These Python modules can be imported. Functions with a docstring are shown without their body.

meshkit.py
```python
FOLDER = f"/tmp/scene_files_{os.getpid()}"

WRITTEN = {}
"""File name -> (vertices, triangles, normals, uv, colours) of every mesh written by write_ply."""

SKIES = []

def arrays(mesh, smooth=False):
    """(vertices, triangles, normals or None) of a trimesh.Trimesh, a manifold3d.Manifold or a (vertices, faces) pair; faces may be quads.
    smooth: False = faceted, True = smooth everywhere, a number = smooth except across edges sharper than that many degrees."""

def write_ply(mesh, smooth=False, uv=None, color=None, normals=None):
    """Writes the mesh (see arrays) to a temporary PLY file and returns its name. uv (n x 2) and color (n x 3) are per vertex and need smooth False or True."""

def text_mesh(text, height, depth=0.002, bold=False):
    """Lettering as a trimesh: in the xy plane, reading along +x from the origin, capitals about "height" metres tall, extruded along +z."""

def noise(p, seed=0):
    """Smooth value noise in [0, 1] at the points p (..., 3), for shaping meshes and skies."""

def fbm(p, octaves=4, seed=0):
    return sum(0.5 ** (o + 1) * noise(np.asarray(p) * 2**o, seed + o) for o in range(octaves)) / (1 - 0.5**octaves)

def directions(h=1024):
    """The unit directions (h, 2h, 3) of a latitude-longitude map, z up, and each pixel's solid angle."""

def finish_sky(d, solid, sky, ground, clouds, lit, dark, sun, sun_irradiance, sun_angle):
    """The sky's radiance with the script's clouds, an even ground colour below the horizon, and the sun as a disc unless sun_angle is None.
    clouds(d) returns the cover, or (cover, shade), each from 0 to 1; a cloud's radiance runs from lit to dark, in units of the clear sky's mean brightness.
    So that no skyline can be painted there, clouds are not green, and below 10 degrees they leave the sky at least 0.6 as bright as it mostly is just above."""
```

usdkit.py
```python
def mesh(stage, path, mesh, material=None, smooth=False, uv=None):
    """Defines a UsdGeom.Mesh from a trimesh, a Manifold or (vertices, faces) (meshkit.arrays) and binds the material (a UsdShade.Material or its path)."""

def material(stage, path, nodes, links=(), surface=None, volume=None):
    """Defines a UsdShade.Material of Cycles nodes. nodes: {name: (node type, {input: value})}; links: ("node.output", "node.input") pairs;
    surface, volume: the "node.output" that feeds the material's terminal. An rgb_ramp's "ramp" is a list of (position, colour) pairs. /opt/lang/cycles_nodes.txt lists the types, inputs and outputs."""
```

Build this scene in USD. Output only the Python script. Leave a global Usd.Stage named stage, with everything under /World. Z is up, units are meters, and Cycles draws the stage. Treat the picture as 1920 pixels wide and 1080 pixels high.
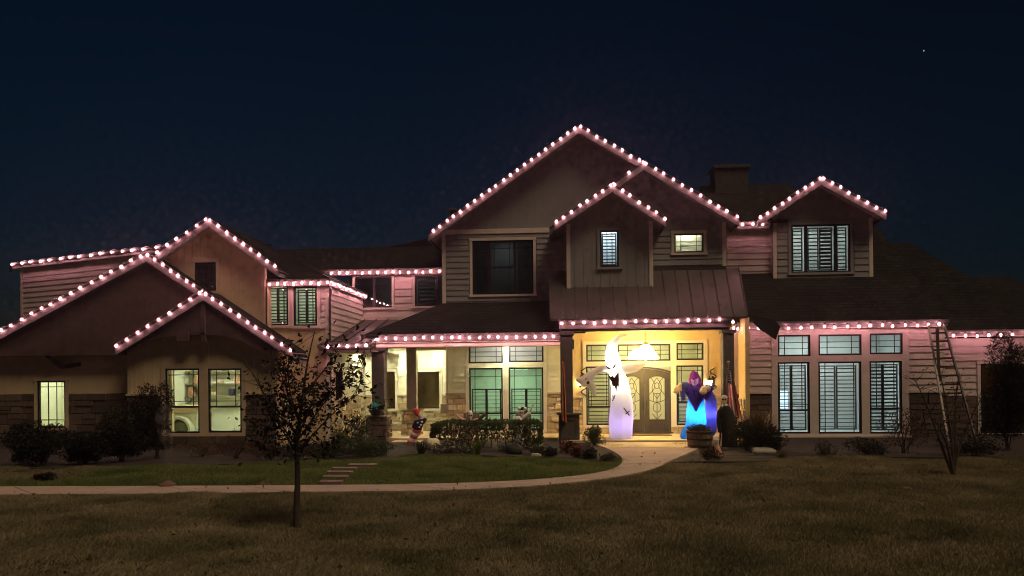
import math, random
import numpy as np
import trimesh, manifold3d
import shapely
from shapely.geometry import Polygon, LineString, Point, box as sbox
from shapely import affinity
from shapely.ops import unary_union
import meshkit, usdkit
from pxr import Usd, UsdGeom, UsdLux, UsdShade, Gf, Sdf

stage = Usd.Stage.CreateInMemory()
UsdGeom.SetStageUpAxis(stage, UsdGeom.Tokens.z)
UsdGeom.SetStageMetersPerUnit(stage, 1.0)
UsdGeom.Xform.Define(stage, '/World')
UsdGeom.Scope.Define(stage, '/World/Looks')
rng = np.random.default_rng(7)
R = random.Random(11)

# ------------------------------------------------------------------ camera, sky, moonlight, exposure
FPX, HORIZON = 1397.0, 706.0            # focal length and horizon in pixels of the 1920 x 1080 photograph
YAW, ROLL, EYE = math.radians(4.0), math.radians(0.5), np.array([0, 0, 2.2])
_f = np.array([-math.sin(YAW), math.cos(YAW), 0]); _r0 = np.array([math.cos(YAW), math.sin(YAW), 0]); _u0 = np.array([0, 0, 1.0])
_r = _r0 * math.cos(ROLL) - _u0 * math.sin(ROLL); _u = _u0 * math.cos(ROLL) + _r0 * math.sin(ROLL)
cam = UsdGeom.Camera.Define(stage, '/World/camera')
cam.CreateHorizontalApertureAttr(36.0); cam.CreateVerticalApertureAttr(36.0 * 9 / 16)
cam.CreateFocalLengthAttr(36.0 * FPX / 1920)
cam.CreateVerticalApertureOffsetAttr((HORIZON - 540) * 36.0 / 1920)
cam.CreateClippingRangeAttr(Gf.Vec2f(0.1, 5000))
m4 = Gf.Matrix4d(*_r, 0, *_u, 0, *(-_f), 0, *EYE, 1)
cam.AddTransformOp().Set(m4)
cam.CreateExposureAttr(0.0)

SUN_EL, SUN_ROT = math.radians(2.0), math.radians(150)
usdkit.material(stage, '/World/Looks/night_sky', {
    'sky': ('sky_texture', {'sky_type': 'single_scattering', 'sun_disc': False, 'sun_elevation': SUN_EL, 'sun_rotation': SUN_ROT, 'altitude': 100.0, 'air_density': 1.0, 'aerosol_density': 0.3, 'ozone_density': 4.2}),
    'bg': ('background_shader', {'strength': 0.0105})}, [('sky.color', 'bg.color')], surface='bg.background')
dome = UsdLux.DomeLight.Define(stage, '/World/sky')
dome.CreateIntensityAttr(1.0)
UsdShade.MaterialBindingAPI.Apply(dome.GetPrim()).Bind(UsdShade.Material.Get(stage, '/World/Looks/night_sky'))
dome.GetPrim().SetCustomDataByKey('kind', 'structure')

moon = UsdLux.DistantLight.Define(stage, '/World/street_glow')   # faint warm light from behind the camera, to the right
moon.CreateIntensityAttr(0.38); moon.CreateNormalizeAttr(True); moon.CreateAngleAttr(25.0)
moon.CreateColorAttr(Gf.Vec3f(1.0, 0.76, 0.47))
moon.AddRotateXYZOp().Set(Gf.Vec3f(32.0, 0, 48.0))

# ------------------------------------------------------------------ helpers
def ray(px, py): return _f + _r * (px - 960) / FPX + _u * (HORIZON - py) / FPX
def at(px, py, Y):
    d = ray(px, py); return EYE + d * (Y - EYE[1]) / d[1]
def ground(px, py, z=0.0):
    d = ray(px, py); return EYE + d * (z - EYE[2]) / d[2]
def P(px, py, Y):
    p = at(px, py, Y); return p[0], p[2]

used = {}
origins = {}
def numbered(path):
    n = used.get(path); used[path] = 0 if n is None else n + 1
    return path if n is None else f'{path}_{n + 1:03d}'
def _path(x): return '/World' if x is None else str(x.GetPath()) if hasattr(x, 'GetPath') else x
def obj(name, mesh, mat, parent=None, smooth=False):
    """ONE mesh prim in world coordinates under parent (or /World)."""
    pp = _path(parent); path = numbered(f'{pp}/{name}')
    v, f, n = meshkit.arrays(mesh, smooth)
    o = origins.get(pp, np.zeros(3)); origins[path] = o
    m = usdkit.mesh(stage, path, (v - o, f), LOOK(mat))
    if n is not None:
        m.CreateNormalsAttr([Gf.Vec3f(*map(float, q)) for q in n]); m.SetNormalsInterpolation('vertex')
    return m.GetPrim()
def tag(p, label=None, cat=None, group=None, kind=None):
    for k, v in (('label', label), ('category', cat), ('group', group), ('kind', kind)):
        if v: p.SetCustomDataByKey(k, v)
    return p
def thing(name, base, label, cat, group=None):
    path = numbered(f'/World/{name}'); x = UsdGeom.Xform.Define(stage, path)
    x.AddTranslateOp().Set(Gf.Vec3d(*map(float, base))); origins[path] = np.array(base, float)
    return tag(x.GetPrim(), label, cat, group)
def part(name, parent):
    pp = _path(parent); path = numbered(f'{pp}/{name}'); UsdGeom.Xform.Define(stage, path)
    origins[path] = origins.get(pp, np.zeros(3)); return stage.GetPrimAtPath(path)

class Plane:
    """a vertical plane: u along d, z up, off towards the outside n"""
    def __init__(s, p0, d=(1, 0)):
        s.p0 = np.array([p0[0], p0[1], 0.0]); s.d = np.array([d[0], d[1], 0.0]); s.d /= np.linalg.norm(s.d); s.n = np.array([s.d[1], -s.d[0], 0.0])
    def uv(s, px, py):
        r = ray(px, py); t = ((s.p0 - EYE) @ s.n) / (r @ s.n); p = EYE + r * t
        return (p - s.p0) @ s.d, p[2]
    def rect(s, x0, y0, x1, y1):
        a, b, c, d = s.uv(x0, y0), s.uv(x1, y0), s.uv(x0, y1), s.uv(x1, y1)
        return ((a[0] + c[0]) / 2, (c[1] + d[1]) / 2, (b[0] + d[0]) / 2, (a[1] + b[1]) / 2)   # u0 z0 u1 z1
    def w(s, v, off=0.0):
        v = np.asarray(v, float)
        return s.p0 + v[:, :1] * s.d + v[:, 1:2] * np.array([0, 0, 1.0]) + (v[:, 2:3] + off) * s.n
    def ext(s, poly, t, off=0.0, shear=None, bevel=0.0):
        """poly in (u, z) extruded outwards by t from off; returns (verts, faces)"""
        V, F, n = [], [], 0
        for g in (getattr(poly, 'geoms', [poly])):
            if g.is_empty or g.geom_type != 'Polygon' or g.area < 1e-5: continue
            m = trimesh.creation.extrude_polygon(g, t, engine='earcut'); v = np.array(m.vertices)
            front = v[:, 2] > t / 2
            if bevel:
                c = np.array(g.centroid.coords[0]); e = v[front, :2] - c
                L = np.linalg.norm(e, axis=1, keepdims=True) + 1e-9
                v[front, :2] = c + e * np.maximum(1 - bevel / L, 0.5)
            if shear:
                z0, z1, lip = shear; v[front, 2] += lip * (z1 - v[front, 1]) / (z1 - z0)
            V.append(s.w(v, off)); F.append(np.array(m.faces) + n); n += len(v)
        return (np.vstack(V), np.vstack(F)) if V else None

def join(ms):
    V, F, n = [], [], 0
    for m in ms:
        if m is None: continue
        v, f = (np.array(m.vertices), np.array(m.faces)) if hasattr(m, 'vertices') else m
        V.append(v); F.append(np.asarray(f) + n); n += len(v)
    return np.vstack(V), np.vstack(F)
def bx(x0, x1, y0, y1, z0, z1, ch=0.0):
    if ch:
        c = [manifold3d.Manifold.cube((abs(x1 - x0) - 2 * a, abs(y1 - y0) - 2 * b, abs(z1 - z0) - 2 * d)).translate((min(x0, x1) + a, min(y0, y1) + b, min(z0, z1) + d)) for a, b, d in ((0, ch, ch), (ch, 0, ch), (ch, ch, 0))]
        m = manifold3d.Manifold.batch_hull(c).to_mesh(); return np.array(m.vert_properties[:, :3]), np.array(m.tri_verts)
    b = trimesh.creation.box([abs(x1 - x0), abs(y1 - y0), abs(z1 - z0)]); b.apply_translation([(x0 + x1) / 2, (y0 + y1) / 2, (z0 + z1) / 2])
    return np.array(b.vertices), np.array(b.faces)
def bar(a, b, w, h=None, up=(0, 0, 1)):
    """a square bar from a to b"""
    a, b = np.array(a, float), np.array(b, float); h = h or w; t = b - a; L = np.linalg.norm(t); t /= L
    s = np.cross(t, up); s = s / np.linalg.norm(s) if np.linalg.norm(s) > 1e-6 else np.array([1.0, 0, 0]); q = np.cross(s, t)
    m = trimesh.creation.box([w, h, L]); v = np.array(m.vertices)
    return (a + b) / 2 + v[:, :1] * s + v[:, 1:2] * q + v[:, 2:3] * t, np.array(m.faces)
def prism3(top, t):
    """convex planar 3D polygon given a vertical thickness t downwards"""
    top = np.array(top, float); n = len(top)
    if np.cross(top[1] - top[0], top[2] - top[1])[2] < 0: top = top[::-1]
    v = np.vstack([top, top - [0, 0, t]]); f = []
    for i in range(1, n - 1): f += [[0, i, i + 1], [n, n + i + 1, n + i]]
    for i in range(n): j = (i + 1) % n; f += [[i, n + i, n + j], [i, n + j, j]]
    return v, np.array(f)
def tube(pts, rad, sides=8, closed_ends=True):
    p = np.asarray(pts, float); rad = np.broadcast_to(rad, (len(p),)).astype(float)
    t = np.gradient(p, axis=0); t /= np.linalg.norm(t, axis=1, keepdims=True) + 1e-12
    ref = np.where(np.abs(t[:, 2:]) < 0.9, [0, 0, 1.0], [1.0, 0, 0]); a = np.cross(t, ref); a /= np.linalg.norm(a, axis=1, keepdims=True) + 1e-12
    for i in range(1, len(p)):
        q = a[i - 1] - t[i] * (a[i - 1] @ t[i]); a[i] = q / (np.linalg.norm(q) + 1e-12)
    b = np.cross(t, a); ang = np.arange(sides) * 2 * np.pi / sides
    v = p[:, None] + rad[:, None, None] * (np.cos(ang)[None, :, None] * a[:, None] + np.sin(ang)[None, :, None] * b[:, None])
    i, j = np.meshgrid(np.arange(len(p) - 1), np.arange(sides), indexing='ij'); k = (j + 1) % sides
    q = np.stack([i * sides + j, i * sides + k, (i + 1) * sides + k, (i + 1) * sides + j], -1).reshape(-1, 4)
    f = np.vstack([q[:, [0, 1, 2]], q[:, [0, 2, 3]]]); v = v.reshape(-1, 3)
    if closed_ends:
        n = len(v); v = np.vstack([v, p[:1], p[-1:]]); L = (len(p) - 1) * sides
        f = np.vstack([f, [[n, (x + 1) % sides, x] for x in range(sides)], [[n + 1, L + x, L + (x + 1) % sides] for x in range(sides)]])
    return v, f
def revolve(prof, c, n=20):
    m = trimesh.creation.revolve(np.array(prof, float), sections=n); return np.array(m.vertices) + np.asarray(c, float), np.array(m.faces)
def spline(pts, n):
    from scipy.interpolate import CubicSpline
    p = np.array(pts, float); t = np.r_[0, np.cumsum(np.linalg.norm(np.diff(p, axis=0), axis=1))]
    return CubicSpline(t, p)(np.linspace(0, t[-1], n))
def blob(chains, edge=0.05, it=8):
    """bodies: chains of (x, y, z, r); hulls of neighbouring spheres joined to one smooth surface"""
    parts = []
    for ch in chains:
        s = [manifold3d.Manifold.sphere(r, 20).translate((x, y, z)) for x, y, z, r in ch]
        parts += [manifold3d.Manifold.batch_hull([a, b]) for a, b in zip(s, s[1:])] if len(s) > 1 else s
    m = manifold3d.Manifold.batch_boolean(parts, manifold3d.OpType.Add).refine_to_length(edge).to_mesh()
    t = trimesh.Trimesh(m.vert_properties[:, :3], m.tri_verts); trimesh.smoothing.filter_taubin(t, iterations=it); return t
def decal(body, poly, y0, off=0.012, step=0.03):
    """a thin patch cut to poly (x, z), laid on the side of body that faces the viewer's side (-y)"""
    x0, z0, x1, z1 = poly.bounds; pts = []
    ring = np.array(poly.exterior.segmentize(step).coords)[:-1]
    gx, gz = np.meshgrid(np.arange(x0, x1, step), np.arange(z0, z1, step)); g = np.c_[gx.ravel(), gz.ravel()]
    g = g[shapely.contains_xy(poly.buffer(-step * .4), g[:, 0], g[:, 1])]; pts = np.vstack([ring, g])
    from scipy.spatial import Delaunay
    tri = Delaunay(pts).simplices; c = pts[tri].mean(1); tri = tri[shapely.contains_xy(poly.buffer(1e-4), c[:, 0], c[:, 1])]
    o = np.c_[pts[:, 0], np.full(len(pts), y0), pts[:, 1]]
    loc, ir, _ = body.ray.intersects_location(o, np.tile([0, 1.0, 0], (len(o), 1)), multiple_hits=False)
    y = np.full(len(pts), np.nan); y[ir] = loc[:, 1]
    if np.isnan(y).all(): return None
    y = np.where(np.isnan(y), np.nanmedian(y), y)
    front = np.c_[pts[:, 0], y - off, pts[:, 1]]; n = len(front)
    e = np.sort(np.vstack([tri[:, [0, 1]], tri[:, [1, 2]], tri[:, [2, 0]]]), axis=1); ue, ct = np.unique(e, axis=0, return_counts=True); be = ue[ct == 1]
    a = pts[tri[:, 1]] - pts[tri[:, 0]]; b = pts[tri[:, 2]] - pts[tri[:, 0]]; s = a[:, 0] * b[:, 1] - a[:, 1] * b[:, 0]
    tri = np.where((s < 0)[:, None], tri[:, ::-1], tri)
    v = np.vstack([front, front + [0, off + .004, 0]])
    f = np.vstack([tri, tri[:, ::-1] + n, np.c_[be[:, 0], be[:, 1], be[:, 1] + n], np.c_[be[:, 0], be[:, 1] + n, be[:, 0] + n]])
    return v, f

# ------------------------------------------------------------------ materials
def LOOK(n): return UsdShade.Material.Get(stage, '/World/Looks/' + n)
def mat(name, col, rough=0.7, var=0.12, scale=3.0, bump=0.0, bscale=40.0, metal=0.0, rnd=0.0, spec=0.4, tint=None):
    c = np.array(col, float); d = np.array(tint if tint is not None else c * (1 - var)); l = np.array(c * (1 + var))
    nodes = {'g': ('geometry', {}), 'n': ('noise_texture', {'scale': scale, 'detail': 5.0, 'roughness': 0.6}), 'r': ('rgb_ramp', {'ramp': [(0.3, tuple(d)), (0.7, tuple(l))]}),
             'p': ('principled_bsdf', {'roughness': rough, 'metallic': metal, 'specular_ior_level': spec})}
    links = [('g.position', 'n.vector'), ('n.fac', 'r.fac')]; out = 'r.color'
    if rnd:
        nodes.update({'o': ('object_info', {}), 'mr': ('map_range', {'from_min': 0.0, 'from_max': 1.0, 'to_min': 1 - rnd, 'to_max': 1 + rnd}), 'h': ('hsv', {'hue': 0.5, 'saturation': 1.0, 'fac': 1.0})})
        links += [('o.random', 'mr.value'), ('mr.result', 'h.value'), (out, 'h.color')]; out = 'h.color'
    links.append((out, 'p.base_color'))
    if bump:
        nodes.update({'bn': ('noise_texture', {'scale': bscale, 'detail': 4.0}), 'b': ('bump', {'strength': bump, 'distance': 0.02})})
        links += [('g.position', 'bn.vector'), ('bn.fac', 'b.height'), ('b.normal', 'p.normal')]
    return usdkit.material(stage, '/World/Looks/' + name, nodes, links, surface='p.BSDF')
def emit(name, col, strength):
    return usdkit.material(stage, '/World/Looks/' + name, {'e': ('emission', {'color': col, 'strength': strength})}, [], surface='e.emission')
def leafmat(name, col, tr=0.35, var=0.5, rough=0.5):
    c = np.array(col)
    return usdkit.material(stage, '/World/Looks/' + name, {
        'g': ('geometry', {}), 'r': ('rgb_ramp', {'ramp': [(0.0, tuple(c * (1 - var))), (0.6, tuple(c)), (1.0, tuple(c * (1 + var) + [.01, .008, 0]))]}),
        'p': ('principled_bsdf', {'roughness': rough, 'specular_ior_level': 0.3}), 't': ('translucent_bsdf', {}), 'm': ('mix_closure', {'fac': tr})},
        [('g.random_per_island', 'r.fac'), ('r.color', 'p.base_color'), ('r.color', 't.color'), ('p.BSDF', 'm.closure1'), ('t.BSDF', 'm.closure2')], surface='m.closure')
def clothglow(name, col, tr=0.6, rough=0.7):
    return usdkit.material(stage, '/World/Looks/' + name, {
        'g': ('geometry', {}), 'n': ('noise_texture', {'scale': 5.0, 'detail': 3.0, 'distortion': 0.6}), 'b': ('bump', {'strength': 0.35, 'distance': 0.05}),
        'd': ('diffuse_bsdf', {'color': col}), 't': ('translucent_bsdf', {'color': col}), 'm': ('mix_closure', {'fac': tr})},
        [('g.position', 'n.vector'), ('n.fac', 'b.height'), ('b.normal', 'd.normal'), ('d.BSDF', 'm.closure1'), ('t.BSDF', 'm.closure2')], surface='m.closure')

mat('tan_paint', (.54, .42, .265), .75, .1, 1.5, .15, 60)
mat('tan_trim', (.46, .36, .25), .7, .08)
mat('taupe_paint', (.225, .222, .228), .75, .1, 1.5, .12, 60, rnd=.06)
mat('pink_siding', (.50, .43, .40), .7, .1, 2.0, .12, 50, rnd=.07)
mat('cream_siding', (.66, .645, .52), .65, .08, 2.0, .12, 50, rnd=.06)
mat('entry_stucco', (.64, .49, .26), .8, .07, 1.2, .2, 45)
mat('trim_paint', (.58, .51, .46), .6, .07)
mat('cream_trim', (.68, .64, .52), .6, .06)
mat('rake_board', (.095, .083, .082), .6, .1)
mat('soffit', (.36, .32, .29), .75, .08)
mat('dark_wood', (.050, .032, .026), .7, .35, 4.0, .2, 30)
mat('frame_black', (.012, .012, .014), .45, .2)
mat('muntin_black', (.010, .010, .012), .5, .2)
mat('slat_dark', (.13, .135, .13), .5, .06)  # dark tone carries the backlit shade of the white slats
mat('slat_grey', (.12, .125, .125), .5, .06)
mat('shade_brown', (.62, .45, .23), .9, .15, 14.0, .3, 60)
mat('column_paint', (.085, .075, .072), .6, .15)
mat('column_tan', (.26, .23, .17), .6, .1)
mat('gutter_paint', (.10, .09, .088), .45, .1, metal=.2)
mat('pipe_dark', (.06, .05, .05), .45, .1, metal=.2)
mat('concrete', (.34, .26, .22), .85, .16, 1.4, .25, 60)
mat('porch_concrete', (.44, .35, .22), .75, .14, 1.2, .2, 60)
mat('mulch', (.022, .017, .013), .95, .5, 12.0, .9, 45)
mat('mortar', (.40, .36, .28), .95, .12, 8.0, .4, 80)
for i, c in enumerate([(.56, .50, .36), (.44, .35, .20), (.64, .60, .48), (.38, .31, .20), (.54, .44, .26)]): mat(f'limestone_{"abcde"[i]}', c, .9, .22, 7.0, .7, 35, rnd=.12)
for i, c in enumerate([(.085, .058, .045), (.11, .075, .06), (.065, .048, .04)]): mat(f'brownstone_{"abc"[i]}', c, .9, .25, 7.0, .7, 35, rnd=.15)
mat('metal_roof', (.075, .064, .064), .38, .15, 1.0, metal=.55)
mat('door_wood', (.055, .046, .036), .5, .2, 6.0, .2, 40)
mat('iron', (.012, .011, .011), .5, .2)
mat('bark', (.045, .034, .027), .9, .3, 14.0, .6, 50)
mat('chimney_brick', (.04, .035, .034), .9, .3, 9.0, .5, 30)
mat('rock', (.30, .27, .22), .9, .3, 5.0, .6, 25)
mat('dark_rock', (.03, .03, .03), .9, .3, 5.0, .5, 25)
mat('barrel_wood', (.16, .11, .075), .8, .3, 9.0, .4, 40, rnd=.15)
mat('barrel_hoop', (.05, .048, .05), .5, .2, metal=.8)
mat('aluminium', (.20, .175, .16), .45, .1, metal=.5)
mat('ladder_dark', (.045, .035, .032), .5, .15)
mat('white_cloth', (.76, .73, .70), .85, .08, 6.0)
mat('red_cloth', (.55, .06, .055), .85, .12, 6.0)
mat('navy_cloth', (.02, .018, .05), .85, .2, 6.0)
mat('black_cloth', (.012, .012, .013), .9, .3, 3.0, .3, 20)
mat('bone', (.58, .50, .40), .7, .15, 9.0, .2, 50)
mat('pink_cloth', (.60, .36, .32), .85, .1)
mat('brown_cloth', (.13, .07, .055), .85, .2)
mat('grey_chair', (.20, .15, .12), .7, .15)
mat('ghost_face', (.05, .022, .012), .9, .2)
mat('brass', (.30, .20, .08), .35, .1, metal=.9)
mat('orange_cloth', (.45, .12, .05), .85, .15, 5.0)
mat('step_stone', (.15, .105, .088), .9, .25, 6.0, .4, 40)
mat('terracotta', (.52, .27, .17), .8, .12, 9.0)
mat('teal_leaf', (.05, .32, .27), .6, .3, 9.0)
mat('pumpkin_pale', (.75, .68, .42), .6, .08, 5.0)
mat('room_wall', (.72, .72, .60), .8, .05)
mat('room_wall_blue', (.70, .74, .74), .8, .05)
mat('room_dark', (.10, .10, .10), .9, .1)
mat('cabinet_white', (.62, .62, .50), .6, .05)
mat('tyre_rubber', (.12, .13, .08), .8, .1)
mat('valve_green', (.012, .016, .01), .7, .2)
mat('doormat', (.16, .09, .05), .95, .3, 30.0, .6, 80)
# shingles: courses and tabs in the material, as they cannot be told apart at night
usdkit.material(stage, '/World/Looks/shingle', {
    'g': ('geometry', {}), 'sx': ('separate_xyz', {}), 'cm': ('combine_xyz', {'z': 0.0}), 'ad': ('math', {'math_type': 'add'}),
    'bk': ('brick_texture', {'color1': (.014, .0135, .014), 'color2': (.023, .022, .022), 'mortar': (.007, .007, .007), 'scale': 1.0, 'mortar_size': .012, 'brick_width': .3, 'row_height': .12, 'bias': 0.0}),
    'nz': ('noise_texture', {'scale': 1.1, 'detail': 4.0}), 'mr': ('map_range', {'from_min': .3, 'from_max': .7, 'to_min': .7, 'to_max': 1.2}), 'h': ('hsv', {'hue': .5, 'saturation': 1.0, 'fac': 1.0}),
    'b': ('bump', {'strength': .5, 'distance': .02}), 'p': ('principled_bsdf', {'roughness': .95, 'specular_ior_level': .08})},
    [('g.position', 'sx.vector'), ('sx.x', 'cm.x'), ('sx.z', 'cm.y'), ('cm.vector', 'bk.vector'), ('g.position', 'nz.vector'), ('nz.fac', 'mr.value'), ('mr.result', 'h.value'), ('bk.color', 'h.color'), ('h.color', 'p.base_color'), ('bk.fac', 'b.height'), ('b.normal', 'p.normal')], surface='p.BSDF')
usdkit.material(stage, '/World/Looks/glass', {
    'f': ('fresnel', {'IOR': 1.5}), 't': ('transparent_bsdf', {'color': (.90, .93, .90)}), 'g': ('glossy_bsdf', {'color': (1, 1, 1), 'roughness': 0.02}), 'm': ('mix_closure', {})},
    [('f.fac', 'm.fac'), ('t.BSDF', 'm.closure1'), ('g.BSDF', 'm.closure2')], surface='m.closure')
usdkit.material(stage, '/World/Looks/leaded_glass', {
    'g': ('geometry', {}), 'n': ('noise_texture', {'scale': 55.0, 'detail': 2.0}), 'b': ('bump', {'strength': .6, 'distance': .02}),
    'p': ('principled_bsdf', {'base_color': (.62, .66, .60), 'roughness': .35, 'specular_ior_level': .6}), 'tr': ('translucent_bsdf', {'color': (.75, .8, .72)}), 'm': ('mix_closure', {'fac': .55})},
    [('g.position', 'n.vector'), ('n.fac', 'b.height'), ('b.normal', 'p.normal'), ('p.BSDF', 'm.closure1'), ('tr.BSDF', 'm.closure2')], surface='m.closure')
usdkit.material(stage, '/World/Looks/turf', {
    'g': ('geometry', {}), 'n': ('noise_texture', {'scale': .55, 'detail': 6.0, 'roughness': .65}), 'n2': ('noise_texture', {'scale': 9.0, 'detail': 5.0}),
    'r': ('rgb_ramp', {'ramp': [(.35, (.06, .052, .030)), (.52, (.11, .085, .054)), (.68, (.17, .125, .086))]}), 'b': ('bump', {'strength': .9, 'distance': .06}), 'p': ('principled_bsdf', {'roughness': .95, 'specular_ior_level': .1})},
    [('g.position', 'n.vector'), ('g.position', 'n2.vector'), ('n.fac', 'r.fac'), ('r.color', 'p.base_color'), ('n2.fac', 'b.height'), ('b.normal', 'p.normal')], surface='p.BSDF')
usdkit.material(stage, '/World/Looks/grass_blade', {
    'g': ('geometry', {}), 'o': ('object_info', {}), 'n': ('noise_texture', {'scale': .8, 'detail': 6.0, 'roughness': .7}),
    'r': ('rgb_ramp', {'ramp': [(.34, (.095, .095, .054)), (.5, (.215, .19, .112)), (.66, (.34, .29, .19))]}), 'd': ('diffuse_bsdf', {}), 't': ('translucent_bsdf', {}), 'm': ('mix_closure', {'fac': .3})},
    [('o.location', 'n.vector'), ('n.fac', 'r.fac'), ('r.color', 'd.color'), ('r.color', 't.color'), ('d.BSDF', 'm.closure1'), ('t.BSDF', 'm.closure2')], surface='m.closure')
usdkit.material(stage, '/World/Looks/lit_green_blade', {
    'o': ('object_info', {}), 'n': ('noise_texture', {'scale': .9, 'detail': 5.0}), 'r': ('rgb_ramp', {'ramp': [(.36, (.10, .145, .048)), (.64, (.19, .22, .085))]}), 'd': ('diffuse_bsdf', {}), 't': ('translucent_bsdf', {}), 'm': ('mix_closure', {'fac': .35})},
    [('o.location', 'n.vector'), ('n.fac', 'r.fac'), ('r.color', 'd.color'), ('r.color', 't.color'), ('d.BSDF', 'm.closure1'), ('t.BSDF', 'm.closure2')], surface='m.closure')  # porch light on this grass is put into the brighter green
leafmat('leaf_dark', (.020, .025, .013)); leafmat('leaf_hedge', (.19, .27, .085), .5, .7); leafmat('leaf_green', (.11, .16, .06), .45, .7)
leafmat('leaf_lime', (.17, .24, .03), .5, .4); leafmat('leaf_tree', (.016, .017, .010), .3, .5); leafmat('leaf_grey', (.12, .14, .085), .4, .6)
leafmat('leaf_rust', (.10, .045, .03), .35, .5); leafmat('leaf_straw', (.20, .13, .065), .35, .5); leafmat('leaf_red', (.22, .035, .03), .35, .6)
leafmat('petal_white', (.52, .50, .40), .4, .2); leafmat('petal_pink', (.42, .10, .10), .4, .4)
clothglow('ghost_cloth', (.80, .80, .78), .55); clothglow('reaper_blue', (.05, .27, .80), .6); clothglow('reaper_purple', (.12, .06, .52), .35); clothglow('reaper_violet', (.17, .17, .55), .4)
clothglow('reaper_hood', (.17, .03, .15), .02); clothglow('reaper_face', (.85, .74, .80), .5); clothglow('reaper_hand', (.80, .68, .45), .3)
for _k, _s in zip('abc', (125.0, 165.0, 210.0)): emit('bulb_glow_' + _k, (1.0, .52, .56), _s)
usdkit.material(stage, '/World/Looks/bulb_shell', {'t': ('transparent_bsdf', {'color': (1.0, .82, .84)}), 'e': ('emission', {'color': (1.0, .20, .27), 'strength': 0.55}), 'm': ('mix_closure', {'fac': .5})}, [('t.BSDF', 'm.closure1'), ('e.emission', 'm.closure2')], surface='m.closure')  # shell emission stands in for the pink halo round each bulb
emit('downlight_glow', (1.0, .93, .56), 1150.0)
emit('pendant_glow', (1.0, .70, .24), 95.0)
emit('sconce_glow', (1.0, .80, .42), 30.0)
emit('room_bright', (1.0, .98, .62), 420.0); emit('room_pale', (.80, 1.0, .86), 9.0); emit('lamp_pink', (1.0, .88, .92), 420.0); emit('lamp_violet', (.45, .45, 1.0), 90.0)
emit('transom_tint', (.95, .85, 1.0), 9.0); emit('added_blue_glow', (.55, .78, 1.0), 2.2); emit('room_dormer', (.95, 1.0, .96), 8.0)
emit('lamp_purple', (.42, .30, 1.0), 60.0); emit('lamp_white', (1.0, .97, .88), 85.0); emit('lamp_cyan', (.28, .80, 1.0), 260.0)
emit('star_glow', (.9, .9, 1.0), .8)
emit('room_green', (.95, 1.0, .74), 36.0); emit('room_cool', (.93, 1.0, .97), 13.0); emit('room_warm', (1.0, .88, .48), 34.0); emit('room_teal', (.64, 1.0, .74), 12.0); emit('room_blue', (.74, .86, 1.0), 17.0); emit('room_dim', (.85, .95, 1.0), 6.0)
# ------------------------------------------------------------------ ground and paths
def fbm(p, s=0): return meshkit.fbm(p, s) if False else sum(meshkit.noise(np.asarray(p) * 2.0 ** k, s + k) * .5 ** k for k in range(4)) / 1.875
path_out = [(-260, 934), (0, 931), (300, 929), (560, 926), (800, 923), (960, 917), (1080, 907), (1170, 895), (1228, 880), (1256, 867), (1288, 853), (1312, 842)]
path_in = [(-260, 917), (0, 915.5), (300, 914.5), (560, 913), (760, 911), (900, 907.5), (1030, 900), (1105, 892), (1150, 881), (1167, 868), (1160, 855), (1136, 842)]
po = np.array([ground(*q)[:2] for q in path_out]); pi_ = np.array([ground(*q)[:2] for q in path_in])
po_s, pi_s = spline(po, 90), spline(pi_, 90)
path_poly = Polygon(np.vstack([po_s, pi_s[::-1]])).buffer(0)
Y_IN = float(po_s[-1, 1])
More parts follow.
